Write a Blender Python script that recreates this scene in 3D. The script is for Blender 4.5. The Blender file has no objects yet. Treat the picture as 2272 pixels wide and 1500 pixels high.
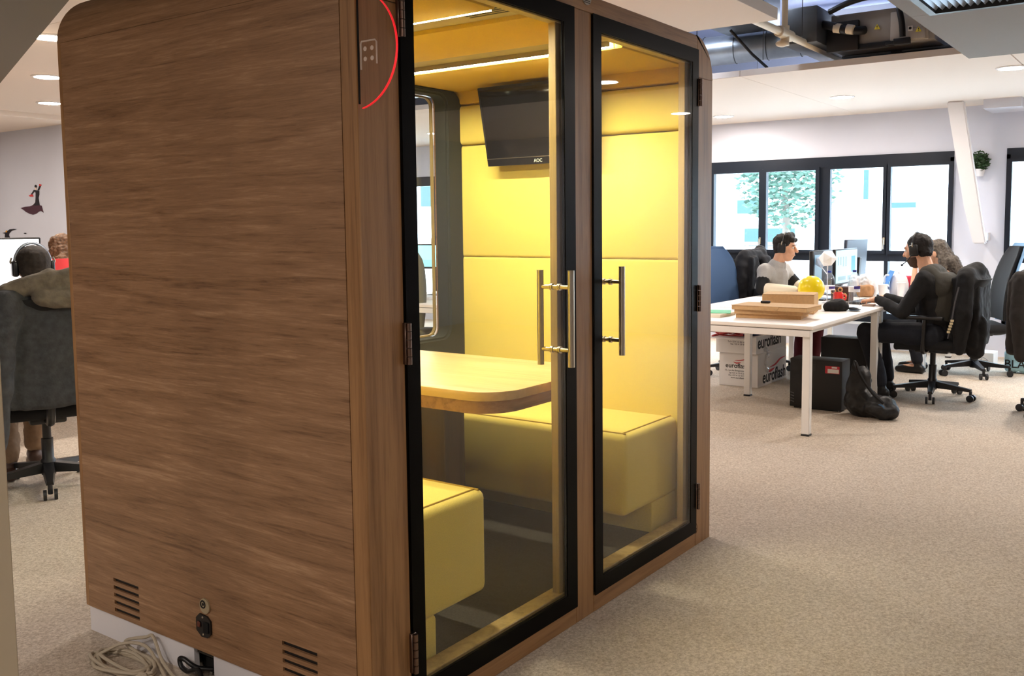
import bpy, bmesh, math, random
from mathutils import Vector, Matrix, noise
random.seed(7)
S = bpy.context.scene
COL = S.collection
PI = math.pi

# ------------------------------------------------------------------ camera
yaw, pitch, roll = math.radians(34.64588), math.radians(4.98601), math.radians(-0.49087)
F = Vector((math.cos(yaw)*math.cos(pitch), math.sin(yaw)*math.cos(pitch), -math.sin(pitch)))
r0 = Vector((math.sin(yaw), -math.cos(yaw), 0)); u0 = r0.cross(F)
rr = r0*math.cos(roll) + u0*math.sin(roll); uu = -r0*math.sin(roll) + u0*math.cos(roll)
cd = bpy.data.cameras.new('camera'); cam = bpy.data.objects.new('camera', cd); COL.objects.link(cam)
cam.matrix_world = Matrix(((rr.x, uu.x, -F.x, -1.70152), (rr.y, uu.y, -F.y, -1.74827), (rr.z, uu.z, -F.z, 1.40952), (0, 0, 0, 1)))
cd.sensor_width = 36.0; cd.lens = 2075.949/2272*36; cd.shift_x = -75.69/2272; cd.shift_y = -67.61/2272
cd.clip_start = .05; cd.clip_end = 200
S.camera = cam
# ------------------------------------------------------------------ world, exposure
W = bpy.data.worlds.new('sky'); S.world = W; W.use_nodes = True
bg = W.node_tree.nodes['Background']; bg.inputs[0].default_value = (.64, .81, 1.0, 1); bg.inputs[1].default_value = 8.5
S.view_settings.view_transform = 'Standard'; S.view_settings.look = 'None'
S.view_settings.exposure = 0.82; S.view_settings.gamma = 1.0
try: S.view_settings.use_curve_mapping = False
except Exception: pass
S.cycles.max_bounces = 10; S.cycles.diffuse_bounces = 5; S.cycles.transparent_max_bounces = 16
S.cycles.sample_clamp_indirect = 6.0; S.cycles.caustics_reflective = False; S.cycles.caustics_refractive = False
try:
    S.cycles.use_denoising = True
except Exception: pass
LAMP_POWER = 240.0
LED_POWER = 170.0

# ------------------------------------------------------------------ materials
def lin(c):
    return tuple(((v/255)/12.92 if v/255 <= .04045 else ((v/255+.055)/1.055)**2.4) for v in c[:3]) + (1,)
MATS = {}
def mat(name, c, rough=.6, metal=0, emit=0, var=0, vs=20, bump=0, bs=200, spec=.5, trans=0, c2=None, sheen=0):
    if name in MATS: return MATS[name]
    m = bpy.data.materials.new(name); m.use_nodes = True; nt = m.node_tree; b = nt.nodes['Principled BSDF']
    b.inputs['Base Color'].default_value = lin(c); b.inputs['Roughness'].default_value = rough
    b.inputs['Metallic'].default_value = metal; b.inputs['Specular IOR Level'].default_value = spec
    if sheen: b.inputs['Sheen Weight'].default_value = sheen
    if emit:
        b.inputs['Emission Color'].default_value = lin(c); b.inputs['Emission Strength'].default_value = emit
    tc = None
    if var or bump:
        tc = nt.nodes.new('ShaderNodeTexCoord')
    if var:
        n = nt.nodes.new('ShaderNodeTexNoise'); n.inputs['Scale'].default_value = vs; n.inputs['Detail'].default_value = 5
        nt.links.new(tc.outputs['Object'], n.inputs['Vector'])
        rp = nt.nodes.new('ShaderNodeValToRGB'); k = lin(c); d = lin(c2) if c2 else tuple(v*(1-var) for v in k[:3])+(1,)
        e = tuple(min(1, v*(1+var*.5)) for v in k[:3])+(1,) if not c2 else k
        rp.color_ramp.elements[0].position = .32; rp.color_ramp.elements[0].color = d
        rp.color_ramp.elements[1].position = .68; rp.color_ramp.elements[1].color = e
        nt.links.new(n.outputs['Fac'], rp.inputs['Fac']); nt.links.new(rp.outputs['Color'], b.inputs['Base Color'])
    if bump:
        n2 = nt.nodes.new('ShaderNodeTexNoise'); n2.inputs['Scale'].default_value = bs; n2.inputs['Detail'].default_value = 4
        nt.links.new(tc.outputs['Object'], n2.inputs['Vector'])
        bp = nt.nodes.new('ShaderNodeBump'); bp.inputs['Strength'].default_value = bump; bp.inputs['Distance'].default_value = .004
        nt.links.new(n2.outputs['Fac'], bp.inputs['Height']); nt.links.new(bp.outputs['Normal'], b.inputs['Normal'])
    MATS[name] = m
    return m

def wood(name, cols, stretch, scale=1.0, rough=.45, fleck=.5, warp=1.2):
    """stretch: per-axis frequency; grain runs along the axis with the lowest one"""
    if name in MATS: return MATS[name]
    m = bpy.data.materials.new(name); m.use_nodes = True; nt = m.node_tree; b = nt.nodes['Principled BSDF']
    L = nt.links.new
    tc = nt.nodes.new('ShaderNodeTexCoord')
    mp = nt.nodes.new('ShaderNodeMapping'); mp.inputs['Scale'].default_value = [s*scale for s in stretch]
    L(tc.outputs['Object'], mp.inputs['Vector'])
    big = nt.nodes.new('ShaderNodeTexNoise'); big.inputs['Scale'].default_value = .55; big.inputs['Detail'].default_value = 3
    big.inputs['Distortion'].default_value = warp
    L(mp.outputs['Vector'], big.inputs['Vector'])
    fine = nt.nodes.new('ShaderNodeTexNoise'); fine.inputs['Scale'].default_value = 3.2; fine.inputs['Detail'].default_value = 6
    fine.inputs['Roughness'].default_value = .7; fine.inputs['Distortion'].default_value = .6
    L(mp.outputs['Vector'], fine.inputs['Vector'])
    mx = nt.nodes.new('ShaderNodeMix'); mx.data_type = 'FLOAT'; mx.inputs[0].default_value = fleck
    L(big.outputs['Fac'], mx.inputs[2]); L(fine.outputs['Fac'], mx.inputs[3])
    rp = nt.nodes.new('ShaderNodeValToRGB'); cr = rp.color_ramp
    cr.elements[0].position = .34; cr.elements[0].color = lin(cols[0])
    cr.elements[1].position = .66; cr.elements[1].color = lin(cols[-1])
    for i, c in enumerate(cols[1:-1]):
        e = cr.elements.new(.34 + .32*(i+1)/(len(cols)-1)); e.color = lin(c)
    L(mx.outputs[0], rp.inputs['Fac']); L(rp.outputs['Color'], b.inputs['Base Color'])
    bp = nt.nodes.new('ShaderNodeBump'); bp.inputs['Strength'].default_value = .08; bp.inputs['Distance'].default_value = .002
    L(fine.outputs['Fac'], bp.inputs['Height']); L(bp.outputs['Normal'], b.inputs['Normal'])
    b.inputs['Roughness'].default_value = rough
    MATS[name] = m
    return m

def glass(name, tint=(1, 1, 1), f0=.04, gloss=.01):
    if name in MATS: return MATS[name]
    m = bpy.data.materials.new(name); m.use_nodes = True; nt = m.node_tree; L = nt.links.new
    nt.nodes.remove(nt.nodes['Principled BSDF']); out = nt.nodes['Material Output']
    t = nt.nodes.new('ShaderNodeBsdfTransparent'); t.inputs[0].default_value = (*tint, 1)
    g = nt.nodes.new('ShaderNodeBsdfGlossy'); g.inputs['Roughness'].default_value = gloss
    lw = nt.nodes.new('ShaderNodeLayerWeight'); lw.inputs[0].default_value = .5
    p = nt.nodes.new('ShaderNodeMath'); p.operation = 'POWER'; p.inputs[1].default_value = 5; L(lw.outputs['Facing'], p.inputs[0])
    q = nt.nodes.new('ShaderNodeMath'); q.operation = 'MULTIPLY_ADD'; q.inputs[1].default_value = 1-f0; q.inputs[2].default_value = f0
    L(p.outputs[0], q.inputs[0])
    mx = nt.nodes.new('ShaderNodeMixShader'); L(q.outputs[0], mx.inputs[0]); L(t.outputs[0], mx.inputs[1]); L(g.outputs[0], mx.inputs[2])
    L(mx.outputs[0], out.inputs['Surface'])
    MATS[name] = m
    return m

def emis(name, c, s):
    if name in MATS: return MATS[name]
    m = bpy.data.materials.new(name); m.use_nodes = True; nt = m.node_tree
    nt.nodes.remove(nt.nodes['Principled BSDF'])
    e = nt.nodes.new('ShaderNodeEmission'); e.inputs[0].default_value = lin(c); e.inputs[1].default_value = s
    nt.links.new(e.outputs[0], nt.nodes['Material Output'].inputs['Surface'])
    MATS[name] = m
    return m

veneer = wood('oak_veneer', [(110, 78, 51), (139, 104, 73), (154, 117, 85), (176, 140, 106)], (52, 3.0, 52), 1.0, .42, .5)
solid = wood('oak_solid', [(122, 86, 50), (148, 107, 66), (164, 122, 78), (148, 107, 68)], (26, 26, 1.3), 1.0, .42, .4, 2.0)
solidx = wood('oak_solid_across', [(122, 86, 50), (148, 107, 66), (164, 122, 78), (148, 107, 68)], (1.3, 26, 26), 1.0, .42, .4, 2.0)
tablewood = wood('table_oak', [(196, 160, 104), (214, 180, 122), (222, 190, 134)], (30, 2, 30), .8, .35, .4)
innerwood = wood('ash_inner', [(150, 128, 78), (178, 152, 96), (190, 166, 110)], (30, 30, 1.2), 1, .45, .4)
yellow = mat('yellow_fabric', (235, 214, 100), .9, var=.12, vs=420, bump=.25, bs=900, sheen=.2)
yellowpanel = mat('yellow_ceiling_felt', (214, 178, 62), .9, var=.1, vs=300, bump=.2, bs=800)
felt = mat('green_felt', (36, 40, 32), .95, var=.3, vs=260, bump=.3, bs=700)
frit = mat('black_frit', (5, 5, 5), .3, spec=.06)
blackplastic = mat('black_plastic', (18, 18, 20), .4)
darkplastic = mat('dark_plastic', (30, 31, 34), .45)
steel = mat('brushed_steel', (190, 180, 160), .28, metal=1)
hingemetal = mat('hinge_metal', (120, 100, 90), .35, metal=1)
white = mat('white_paint', (234, 234, 238), .7)
whitewall = mat('white_wall', (212, 216, 229), .8, var=.02, vs=3)
ceilwhite = mat('ceiling_white', (230, 219, 209), .85)
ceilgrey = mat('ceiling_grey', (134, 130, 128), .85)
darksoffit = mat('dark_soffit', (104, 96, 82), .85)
slabblue = mat('upper_slab', (190, 202, 232), .9)
beigepaint = mat('beige_paint', (196, 182, 156), .7)
framegrey = mat('anthracite_aluminium', (20, 29, 42), .45, spec=.3)
desktop = mat('desk_white', (246, 240, 232), .4)
deskmetal = mat('desk_metal', (236, 234, 230), .4)
cardboard = mat('cardboard', (205, 168, 120), .85, var=.08, vs=60)
whitecard = mat('white_card', (222, 218, 214), .8)
inkblack = mat('ink_black', (26, 24, 26), .8)
inkred = mat('ink_red', (196, 70, 74), .8)
skin = mat('skin', (222, 170, 138), .55, var=.06, vs=30)
hairdark = mat('hair_dark', (30, 25, 24), .75, var=.4, vs=120, bump=.5, bs=260)
hairbrown = mat('hair_brown', (104, 74, 48), .7, var=.5, vs=60, bump=.5, bs=200)
hairgrey = mat('hair_grey_brown', (96, 88, 80), .7, var=.5, vs=60, bump=.5, bs=200)
blackcloth = mat('black_cloth', (22, 22, 24), .9, var=.3, vs=25, bump=.4, bs=60)
greycloth = mat('grey_cloth', (62, 60, 54), .9, var=.25, vs=300)
heather = mat('heather_grey', (172, 170, 166), .9, var=.15, vs=260)
navy = mat('navy_cloth', (28, 32, 58), .9, var=.2, vs=60)
jeans = mat('dark_jeans', (26, 30, 40), .9, var=.2, vs=90)
creamcloth = mat('cream_sleeve', (238, 226, 200), .85)
maroon = mat('maroon_cloth', (92, 28, 38), .9)
khaki = mat('khaki_cloth', (132, 108, 84), .9, var=.1, vs=50)
coatgrey = mat('grey_coat', (60, 62, 66), .95, var=.3, vs=30, bump=.5, bs=90)
hoodgrey = mat('coat_hood', (112, 104, 92), .95, var=.25, vs=30, bump=.4, bs=90)
chairfab = mat('chair_black_fabric', (24, 25, 28), .9, bump=.3, bs=500)
chairblue = mat('chair_blue_fabric', (62, 92, 132), .85, bump=.2, bs=500)
chairlight = mat('chair_light_blue', (118, 158, 196), .7)
chairnavy = mat('chair_navy_fabric', (40, 58, 92), .9)
chairolive = mat('chair_olive_fabric', (92, 92, 80), .9)
galv = mat('galvanised', (150, 156, 160), .35, metal=.85, var=.15, vs=8)
galvdark = mat('galvanised_dark', (84, 86, 88), .45, metal=.6, var=.2, vs=10)
foil = mat('foil_insulation', (176, 178, 182), .3, metal=.9, bump=1.0, bs=26)
creampipe = mat('cream_pipe', (224, 208, 180), .5)
leaf = mat('leaf_green', (46, 78, 42), .6, var=.4, vs=30)
leafout = mat('tree_leaves', (78, 106, 90), .7, var=.3, vs=3)
doorglass = glass('door_glass', (.97, .96, .93), .045)
winglass = glass('window_glass', (.98, 1, 1), .04)
bottleglass = glass('bottle_plastic', (.93, .95, .98), .08, .05)
acrylic = glass('acrylic', (.98, .97, .97), .03)
lampface = emis('lamp_diffuser', (255, 241, 228), LAMP_POWER)
ledface = emis('led_diffuser', (255, 248, 222), LED_POWER)

def carpet():
    m = bpy.data.materials.new('carpet'); m.use_nodes = True; nt = m.node_tree; L = nt.links.new; b = nt.nodes['Principled BSDF']
    tc = nt.nodes.new('ShaderNodeTexCoord')
    n = nt.nodes.new('ShaderNodeTexNoise'); n.inputs['Scale'].default_value = 95; n.inputs['Detail'].default_value = 6; n.inputs['Roughness'].default_value = .75
    L(tc.outputs['Object'], n.inputs['Vector'])
    n3 = nt.nodes.new('ShaderNodeTexNoise'); n3.inputs['Scale'].default_value = 2.0; n3.inputs['Detail'].default_value = 3
    L(tc.outputs['Object'], n3.inputs['Vector'])
    rp = nt.nodes.new('ShaderNodeValToRGB'); cr = rp.color_ramp
    cr.elements[0].position = .36; cr.elements[0].color = lin((194, 176, 155)); cr.elements[1].position = .64; cr.elements[1].color = lin((247, 234, 217))
    L(n.outputs['Fac'], rp.inputs['Fac'])
    r2 = nt.nodes.new('ShaderNodeValToRGB'); r2.color_ramp.elements[0].color = (.88, .88, .88, 1); r2.color_ramp.elements[1].color = (1, 1, 1, 1)
    L(n3.outputs['Fac'], r2.inputs['Fac'])
    mx = nt.nodes.new('ShaderNodeMix'); mx.data_type = 'RGBA'; mx.blend_type = 'MULTIPLY'; mx.inputs[0].default_value = 1
    L(rp.outputs['Color'], mx.inputs[6]); L(r2.outputs['Color'], mx.inputs[7]); L(mx.outputs[2], b.inputs['Base Color'])
    bp = nt.nodes.new('ShaderNodeBump'); bp.inputs['Strength'].default_value = .9; bp.inputs['Distance'].default_value = .01
    L(n.outputs['Fac'], bp.inputs['Height']); L(bp.outputs['Normal'], b.inputs['Normal'])
    b.inputs['Roughness'].default_value = .95; b.inputs['Specular IOR Level'].default_value = .1
    return m
carpetm = carpet()
boothfloor = mat('booth_floor', (56, 52, 46), .85, var=.3, vs=140)

# ------------------------------------------------------------------ mesh helpers
def NB(): return bmesh.new()
def _merge(bm, tmp):
    me = bpy.data.meshes.new('t'); tmp.to_mesh(me); tmp.free(); bm.from_mesh(me); bpy.data.meshes.remove(me)
def box(bm, x0, x1, y0, y1, z0, z1, bev=0, seg=2, M=None):
    t = bmesh.new(); bmesh.ops.create_cube(t, size=1)
    for v in t.verts: v.co = Vector(((x0+x1)/2+v.co.x*(x1-x0), (y0+y1)/2+v.co.y*(y1-y0), (z0+z1)/2+v.co.z*(z1-z0)))
    if bev: bmesh.ops.bevel(t, geom=t.edges[:], offset=bev, segments=seg, affect='EDGES', profile=.5)
    if M: bmesh.ops.transform(t, matrix=M, verts=t.verts)
    _merge(bm, t); return bm
def frameof(d):
    d = Vector(d).normalized(); a = Vector((0, 0, 1)) if abs(d.z) < .9 else Vector((1, 0, 0))
    s = d.cross(a).normalized(); return s, s.cross(d).normalized()
def rings(bm, rs, closed=False, caps=True):
    L = [[bm.verts.new(p) for p in r] for r in rs]; n = len(L[0])
    m = len(L)
    for i in range(m if closed else m-1):
        a, b = L[i], L[(i+1) % m]
        for j in range(n):
            try: bm.faces.new((a[j], a[(j+1) % n], b[(j+1) % n], b[j]))
            except ValueError: pass
    if caps and not closed:
        for q in (L[0][::-1], L[-1]):
            try: bm.faces.new(q)
            except ValueError: pass
    return bm
def cyl(bm, p0, p1, ra, rb=None, n=16):
    p0, p1 = Vector(p0), Vector(p1); rb = ra if rb is None else rb; s, t = frameof(p1-p0)
    return rings(bm, [[p+(s*math.cos(2*PI*k/n)+t*math.sin(2*PI*k/n))*r for k in range(n)] for p, r in ((p0, ra), (p1, rb))])
def tube(bm, pts, r, n=8, closed=False):
    pts = [Vector(p) for p in pts]; m = len(pts); rs = []; prev = None
    for i, p in enumerate(pts):
        d = (pts[(i+1) % m]-pts[i-1]) if (closed or 0 < i < m-1) else (pts[1]-pts[0] if i == 0 else pts[-1]-pts[-2])
        if prev is None: s, t = frameof(d)
        else:
            dn = d.normalized(); s = (prev-dn*prev.dot(dn)).normalized(); t = s.cross(dn)
        prev = s; R = r[i] if isinstance(r, (list, tuple)) else r
        rs.append([p+(s*math.cos(2*PI*k/n)+t*math.sin(2*PI*k/n))*R for k in range(n)])
    return rings(bm, rs, closed)
def smoothpath(pts, sub=8, closed=False):
    P = [Vector(p) for p in pts]; out = []; m = len(P)
    for i in range(m if closed else m-1):
        g = (lambda k: P[k % m]) if closed else (lambda k: P[min(max(k, 0), m-1)])
        a, b, c, d = g(i-1), g(i), g(i+1), g(i+2)
        for j in range(sub):
            t = j/sub
            out.append(.5*((2*b)+(-a+c)*t+(2*a-5*b+4*c-d)*t*t+(-a+3*b-3*c+d)*t*t*t))
    if not closed: out.append(P[-1])
    return out
def sph(bm, c, r, n=16, rot=None):
    if not isinstance(r, (tuple, list)): r = (r, r, r)
    t = bmesh.new(); bmesh.ops.create_uvsphere(t, u_segments=n, v_segments=max(6, n*2//3), radius=1)
    M = Matrix.Translation(Vector(c)) @ (rot.to_4x4() if rot else Matrix.Identity(4)) @ Matrix.Diagonal((*r, 1))
    bmesh.ops.transform(t, matrix=M, verts=t.verts); _merge(bm, t); return bm
def prism(bm, poly, axis, a0, a1, bev=0):
    """poly: 2-d points; axis 'x': (y,z), 'y': (x,z), 'z': (x,y)"""
    f = {'x': lambda p, a: (a, p[0], p[1]), 'y': lambda p, a: (p[0], a, p[1]), 'z': lambda p, a: (p[0], p[1], a)}[axis]
    t = bmesh.new(); A = [t.verts.new(f(p, a0)) for p in poly]; Bv = [t.verts.new(f(p, a1)) for p in poly]; n = len(poly)
    t.faces.new(A); t.faces.new(Bv[::-1])
    for i in range(n): t.faces.new((A[i], Bv[i], Bv[(i+1) % n], A[(i+1) % n]))
    bmesh.ops.recalc_face_normals(t, faces=t.faces)
    if bev: bmesh.ops.bevel(t, geom=[e for e in t.edges if e.calc_face_angle(0) > .6], offset=bev, segments=2, affect='EDGES', profile=.5)
    _merge(bm, t); return bm
def rrect(x0, x1, z0, z1, r, n=6):
    rs = r if isinstance(r, (list, tuple)) else (r,)*4      # BL BR TR TL
    out = []
    for (cx, cz, a0, R) in ((x0+rs[0], z0+rs[0], PI, rs[0]), (x1-rs[1], z0+rs[1], 1.5*PI, rs[1]), (x1-rs[2], z1-rs[2], 0, rs[2]), (x0+rs[3], z1-rs[3], .5*PI, rs[3])):
        if R < 1e-6: out.append((cx, cz)); continue
        for k in range(n+1):
            a = a0+.5*PI*k/n; out.append((cx+R*math.cos(a), cz+R*math.sin(a)))
    return out
def ring_prism(bm, outer, inner, axis, a0, a1):
    """frame between two equally long outlines"""
    f = {'x': lambda p, a: (a, p[0], p[1]), 'y': lambda p, a: (p[0], a, p[1]), 'z': lambda p, a: (p[0], p[1], a)}[axis]
    n = len(outer); V = [[bm.verts.new(f(p, a)) for p in q] for q, a in ((outer, a0), (inner, a0), (inner, a1), (outer, a1))]
    for k in range(4):
        A, Bv = V[k], V[(k+1) % 4]
        for i in range(n): bm.faces.new((A[i], A[(i+1) % n], Bv[(i+1) % n], Bv[i]))
    bmesh.ops.recalc_face_normals(bm, faces=bm.faces); return bm
def lathe(bm, prof, c, n=20):
    c = Vector(c)
    return rings(bm, [[c+Vector((r*math.cos(2*PI*k/n), r*math.sin(2*PI*k/n), z)) for k in range(n)] for r, z in prof])

def root_of(o):
    while o.parent: o = o.parent
    return o
def obj(name, bm, m, parent=None, label=None, kind=None, sharp=40, flat=False):
    bmesh.ops.recalc_face_normals(bm, faces=bm.faces)
    if parent is not None:
        off = root_of(parent).location.copy(); loc = Vector((0, 0, 0))
    else:
        xs = [v.co for v in bm.verts]
        mn = [min(v[i] for v in xs) for i in range(3)]; mxx = [max(v[i] for v in xs) for i in range(3)]
        off = Vector(((mn[0]+mxx[0])/2, (mn[1]+mxx[1])/2, mn[2])); loc = off.copy()
    for v in bm.verts: v.co -= off
    if not flat:
        for e in bm.edges:
            if len(e.link_faces) == 2 and e.calc_face_angle(0) > math.radians(sharp): e.smooth = False
        for f in bm.faces: f.smooth = True
    me = bpy.data.meshes.new(name); bm.to_mesh(me); bm.free(); me.materials.append(m)
    o = bpy.data.objects.new(name, me); COL.objects.link(o); o.location = loc
    if parent is not None: o.parent = parent
    if label: o['label'] = label
    if kind: o['kind'] = kind
    return o
def tag(o, label, cat, group=None):
    o['label'] = label; o['category'] = cat
    if group: o['group'] = group
    return o
def thing(name, label, cat, loc=(0, 0, 0), group=None):
    o = bpy.data.objects.new(name, None); COL.objects.link(o); o.location = loc; o.empty_display_size = .1
    return tag(o, label, cat, group)
def struct(name, bm, m, parent=None, **k): return obj(name, bm, m, parent, kind='structure', **k)
def sgroup(name, loc=(0, 0, 0)):
    o = bpy.data.objects.new(name, None); COL.objects.link(o); o.location = loc; o['kind'] = 'structure'; o.empty_display_size = .1
    return o
def dup(root, loc=None, rotz=None, label=None, group=None, parent=None):
    c = root.copy(); COL.objects.link(c)
    if parent is not None: c.parent = parent
    else:
        if loc is not None: c.location = loc
        if rotz is not None: c.rotation_euler = (0, 0, rotz)
        if label: c['label'] = label
        if group: c['group'] = group
    for ch in list(root.children): dup(ch, parent=c)
    return c
def txt(s, size, m, M, parent=None, name='lettering', ext=.0006, align='CENTER', label=None, bold=0):
    cu = bpy.data.curves.new('txt', 'FONT'); cu.body = s; cu.size = size; cu.extrude = ext; cu.align_x = align; cu.align_y = 'CENTER'
    cu.offset = bold
    o = bpy.data.objects.new('txt', cu); COL.objects.link(o); bpy.context.view_layer.update()
    me = bpy.data.meshes.new_from_object(o.evaluated_get(bpy.context.evaluated_depsgraph_get()))
    bpy.data.objects.remove(o); bpy.data.curves.remove(cu)
    bm = bmesh.new(); bm.from_mesh(me); bpy.data.meshes.remove(me)
    bmesh.ops.transform(bm, matrix=M, verts=bm.verts)
    return obj(name, bm, m, parent, label=label, flat=True)
def basis(o, x, y):
    x, y = Vector(x).normalized(), Vector(y).normalized(); z = x.cross(y)
    return Matrix(((x.x, y.x, z.x, o[0]), (x.y, y.y, z.y, o[1]), (x.z, y.z, z.z, o[2]), (0, 0, 0, 1)))

def blob(name, parts, m, parent=None, vox=.008, smooth=4, folds=0, fs=9, clip=None, label=None, cut=None):
    """union of tapered limbs ('c',p0,p1,r0,r1), ellipsoids ('e',c,(r),rot) and boxes ('b',c,(size),rot) grown into one skin"""
    bm = bmesh.new()
    for q in parts:
        if q[0] == 'c':
            p0, p1, a, b = Vector(q[1]), Vector(q[2]), q[3], q[4]
            sph(bm, p0, a, 12); sph(bm, p1, b, 12); cyl(bm, p0, p1, a, b, 14)
        elif q[0] == 'e': sph(bm, q[1], q[2], 18, q[3] if len(q) > 3 else None)
        elif q[0] == 'b':
            M = Matrix.Translation(Vector(q[1])) @ (q[3].to_4x4() if len(q) > 3 and q[3] else Matrix.Identity(4))
            s = q[2]; box(bm, -s[0]/2, s[0]/2, -s[1]/2, s[1]/2, -s[2]/2, s[2]/2, min(s)*.3, 2, M)
    me = bpy.data.meshes.new('b'); bm.to_mesh(me); bm.free()
    o = bpy.data.objects.new('b', me); COL.objects.link(o)
    r = o.modifiers.new('r', 'REMESH'); r.mode = 'VOXEL'; r.voxel_size = vox
    if smooth:
        s = o.modifiers.new('s', 'SMOOTH'); s.iterations = smooth; s.factor = .5
    bpy.context.view_layer.update()
    m2 = bpy.data.meshes.new_from_object(o.evaluated_get(bpy.context.evaluated_depsgraph_get()))
    bpy.data.objects.remove(o); bpy.data.meshes.remove(me)
    bm = bmesh.new(); bm.from_mesh(m2); bpy.data.meshes.remove(m2)
    if folds:
        bm.normal_update()
        mv = [(v, v.normal*folds*(noise.noise(Vector((v.co.x*fs, v.co.y*fs, v.co.z*fs*.45)))+.5*noise.noise(v.co*fs*2.3))) for v in bm.verts]
        for v, d in mv: v.co += d
    if cut:
        for co, no in cut:
            bmesh.ops.bisect_plane(bm, geom=bm.verts[:]+bm.edges[:]+bm.faces[:], plane_co=Vector(co), plane_no=Vector(no), clear_outer=True)
            ed = [e for e in bm.edges if len(e.link_faces) == 1]
            if ed: bmesh.ops.holes_fill(bm, edges=ed, sides=0)
    return obj(name, bm, m, parent, label=label, sharp=80)

# ================================================================== ROOM
CZ = 2.62; XW = 9.0
bm = NB(); box(bm, -7, XW+.3, -7, 13, -.12, 0); struct('floor', bm, carpetm)
# --- window wall (plane x = 9) with openings
OPEN = [(-2.9, -.134, .30, 2.163), (.373, 3.20, .30, 2.163), (6.05, 8.88, .30, 2.163)]
bm = NB(); ys = -7.0
for (a, b, z0, z1) in OPEN:
    box(bm, XW, XW+.28, ys, a, 0, 3.6); box(bm, XW, XW+.28, a, b, 0, z0); box(bm, XW, XW+.28, a, b, z1, 3.6); ys = b
box(bm, XW, XW+.28, ys, 13, 0, 3.6)
struct('wall_window', bm, whitewall)
bm = NB(); box(bm, -7.2, -7, -7, 13, 0, 3.6); struct('wall_entrance', bm, whitewall)
bm = NB(); box(bm, -7, XW, -7.2, -7, 0, 3.6); struct('wall_right', bm, whitewall)
bm = NB(); box(bm, 4.08, XW, 9.3, 9.5, 0, 3.6); box(bm, 3.88, 4.08, 8.5, 13, 0, 3.6); struct('wall_left', bm, whitewall)
bm = NB(); box(bm, -7, 4, 13, 13.2, 0, 3.6); struct('wall_back', bm, whitewall)
bm = NB(); box(bm, -7.2, XW+.28, -7.2, 13.2, 3.45, 3.6); struct('ceiling', bm, slabblue)
# --- hung ceiling islands
cl = sgroup('ceiling', (0, 0, CZ))
def island(x0, x1, y0, y1, m, z=CZ, t=.06, nx=1, ny=1):
    for i in range(nx):
        for j in range(ny):
            a, b = x0+(x1-x0)*i/nx, x0+(x1-x0)*(i+1)/nx; c, d = y0+(y1-y0)*j/ny, y0+(y1-y0)*(j+1)/ny
            bm = NB(); box(bm, a+.0015, b-.0015, c+.0015, d-.0015, z, z+t, .0015, 1); struct('panel', bm, m, cl)
island(-1.2, 3.78, .343, 8.2, ceilwhite, CZ, .07, 2, 3)
island(-1.2, 4.0, 8.2, 13, ceilwhite, CZ-.05, .12, 1, 2)
island(5.66, 9.0, -.6, 9.3, ceilwhite, CZ, .05, 1, 5)
island(5.9, 9.0, -7, -.6, ceilwhite, CZ+.005, .05, 1, 3)
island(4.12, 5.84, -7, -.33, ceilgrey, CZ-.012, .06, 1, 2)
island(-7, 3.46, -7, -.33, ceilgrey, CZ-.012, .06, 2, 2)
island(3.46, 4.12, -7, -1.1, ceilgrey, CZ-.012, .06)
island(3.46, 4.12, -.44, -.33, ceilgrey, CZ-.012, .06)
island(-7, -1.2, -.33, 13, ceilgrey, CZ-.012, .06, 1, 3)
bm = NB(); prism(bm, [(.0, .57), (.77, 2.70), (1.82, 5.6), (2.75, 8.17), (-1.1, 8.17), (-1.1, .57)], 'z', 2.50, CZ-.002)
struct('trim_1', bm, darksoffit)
bm = NB(); box(bm, 8.5, 9.0, -.32, .02, 2.53, CZ); struct('trim_2', bm, whitewall)
# slanted white steel brace by the windows
bm = NB()
rings(bm, [[(8.50+dx, .275+dy, 2.62) for dx, dy in ((-.04, .08), (.04, .08), (.04, -.08), (-.04, -.08))],
           [(8.62+dx, .11+dy, 1.55) for dx, dy in ((-.04, .075), (.04, .075), (.04, -.075), (-.04, -.075))],
           [(8.70+dx, .045+dy, 1.19) for dx, dy in ((-.04, .06), (.04, .06), (.04, -.06), (-.04, -.06))]])
bmesh.ops.bevel(bm, geom=bm.edges[:], offset=.012, segments=2, affect='EDGES')
box(bm, 8.70, 9.0, .0, .09, 1.22, 1.30)
struct('trim_3', bm, white)
# near partition edge at the far left
bm = NB(); box(bm, -1.12, -.823, .145, .245, 0, 2.49, .003, 1)
struct('wall_partition', bm, beigepaint)

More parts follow.
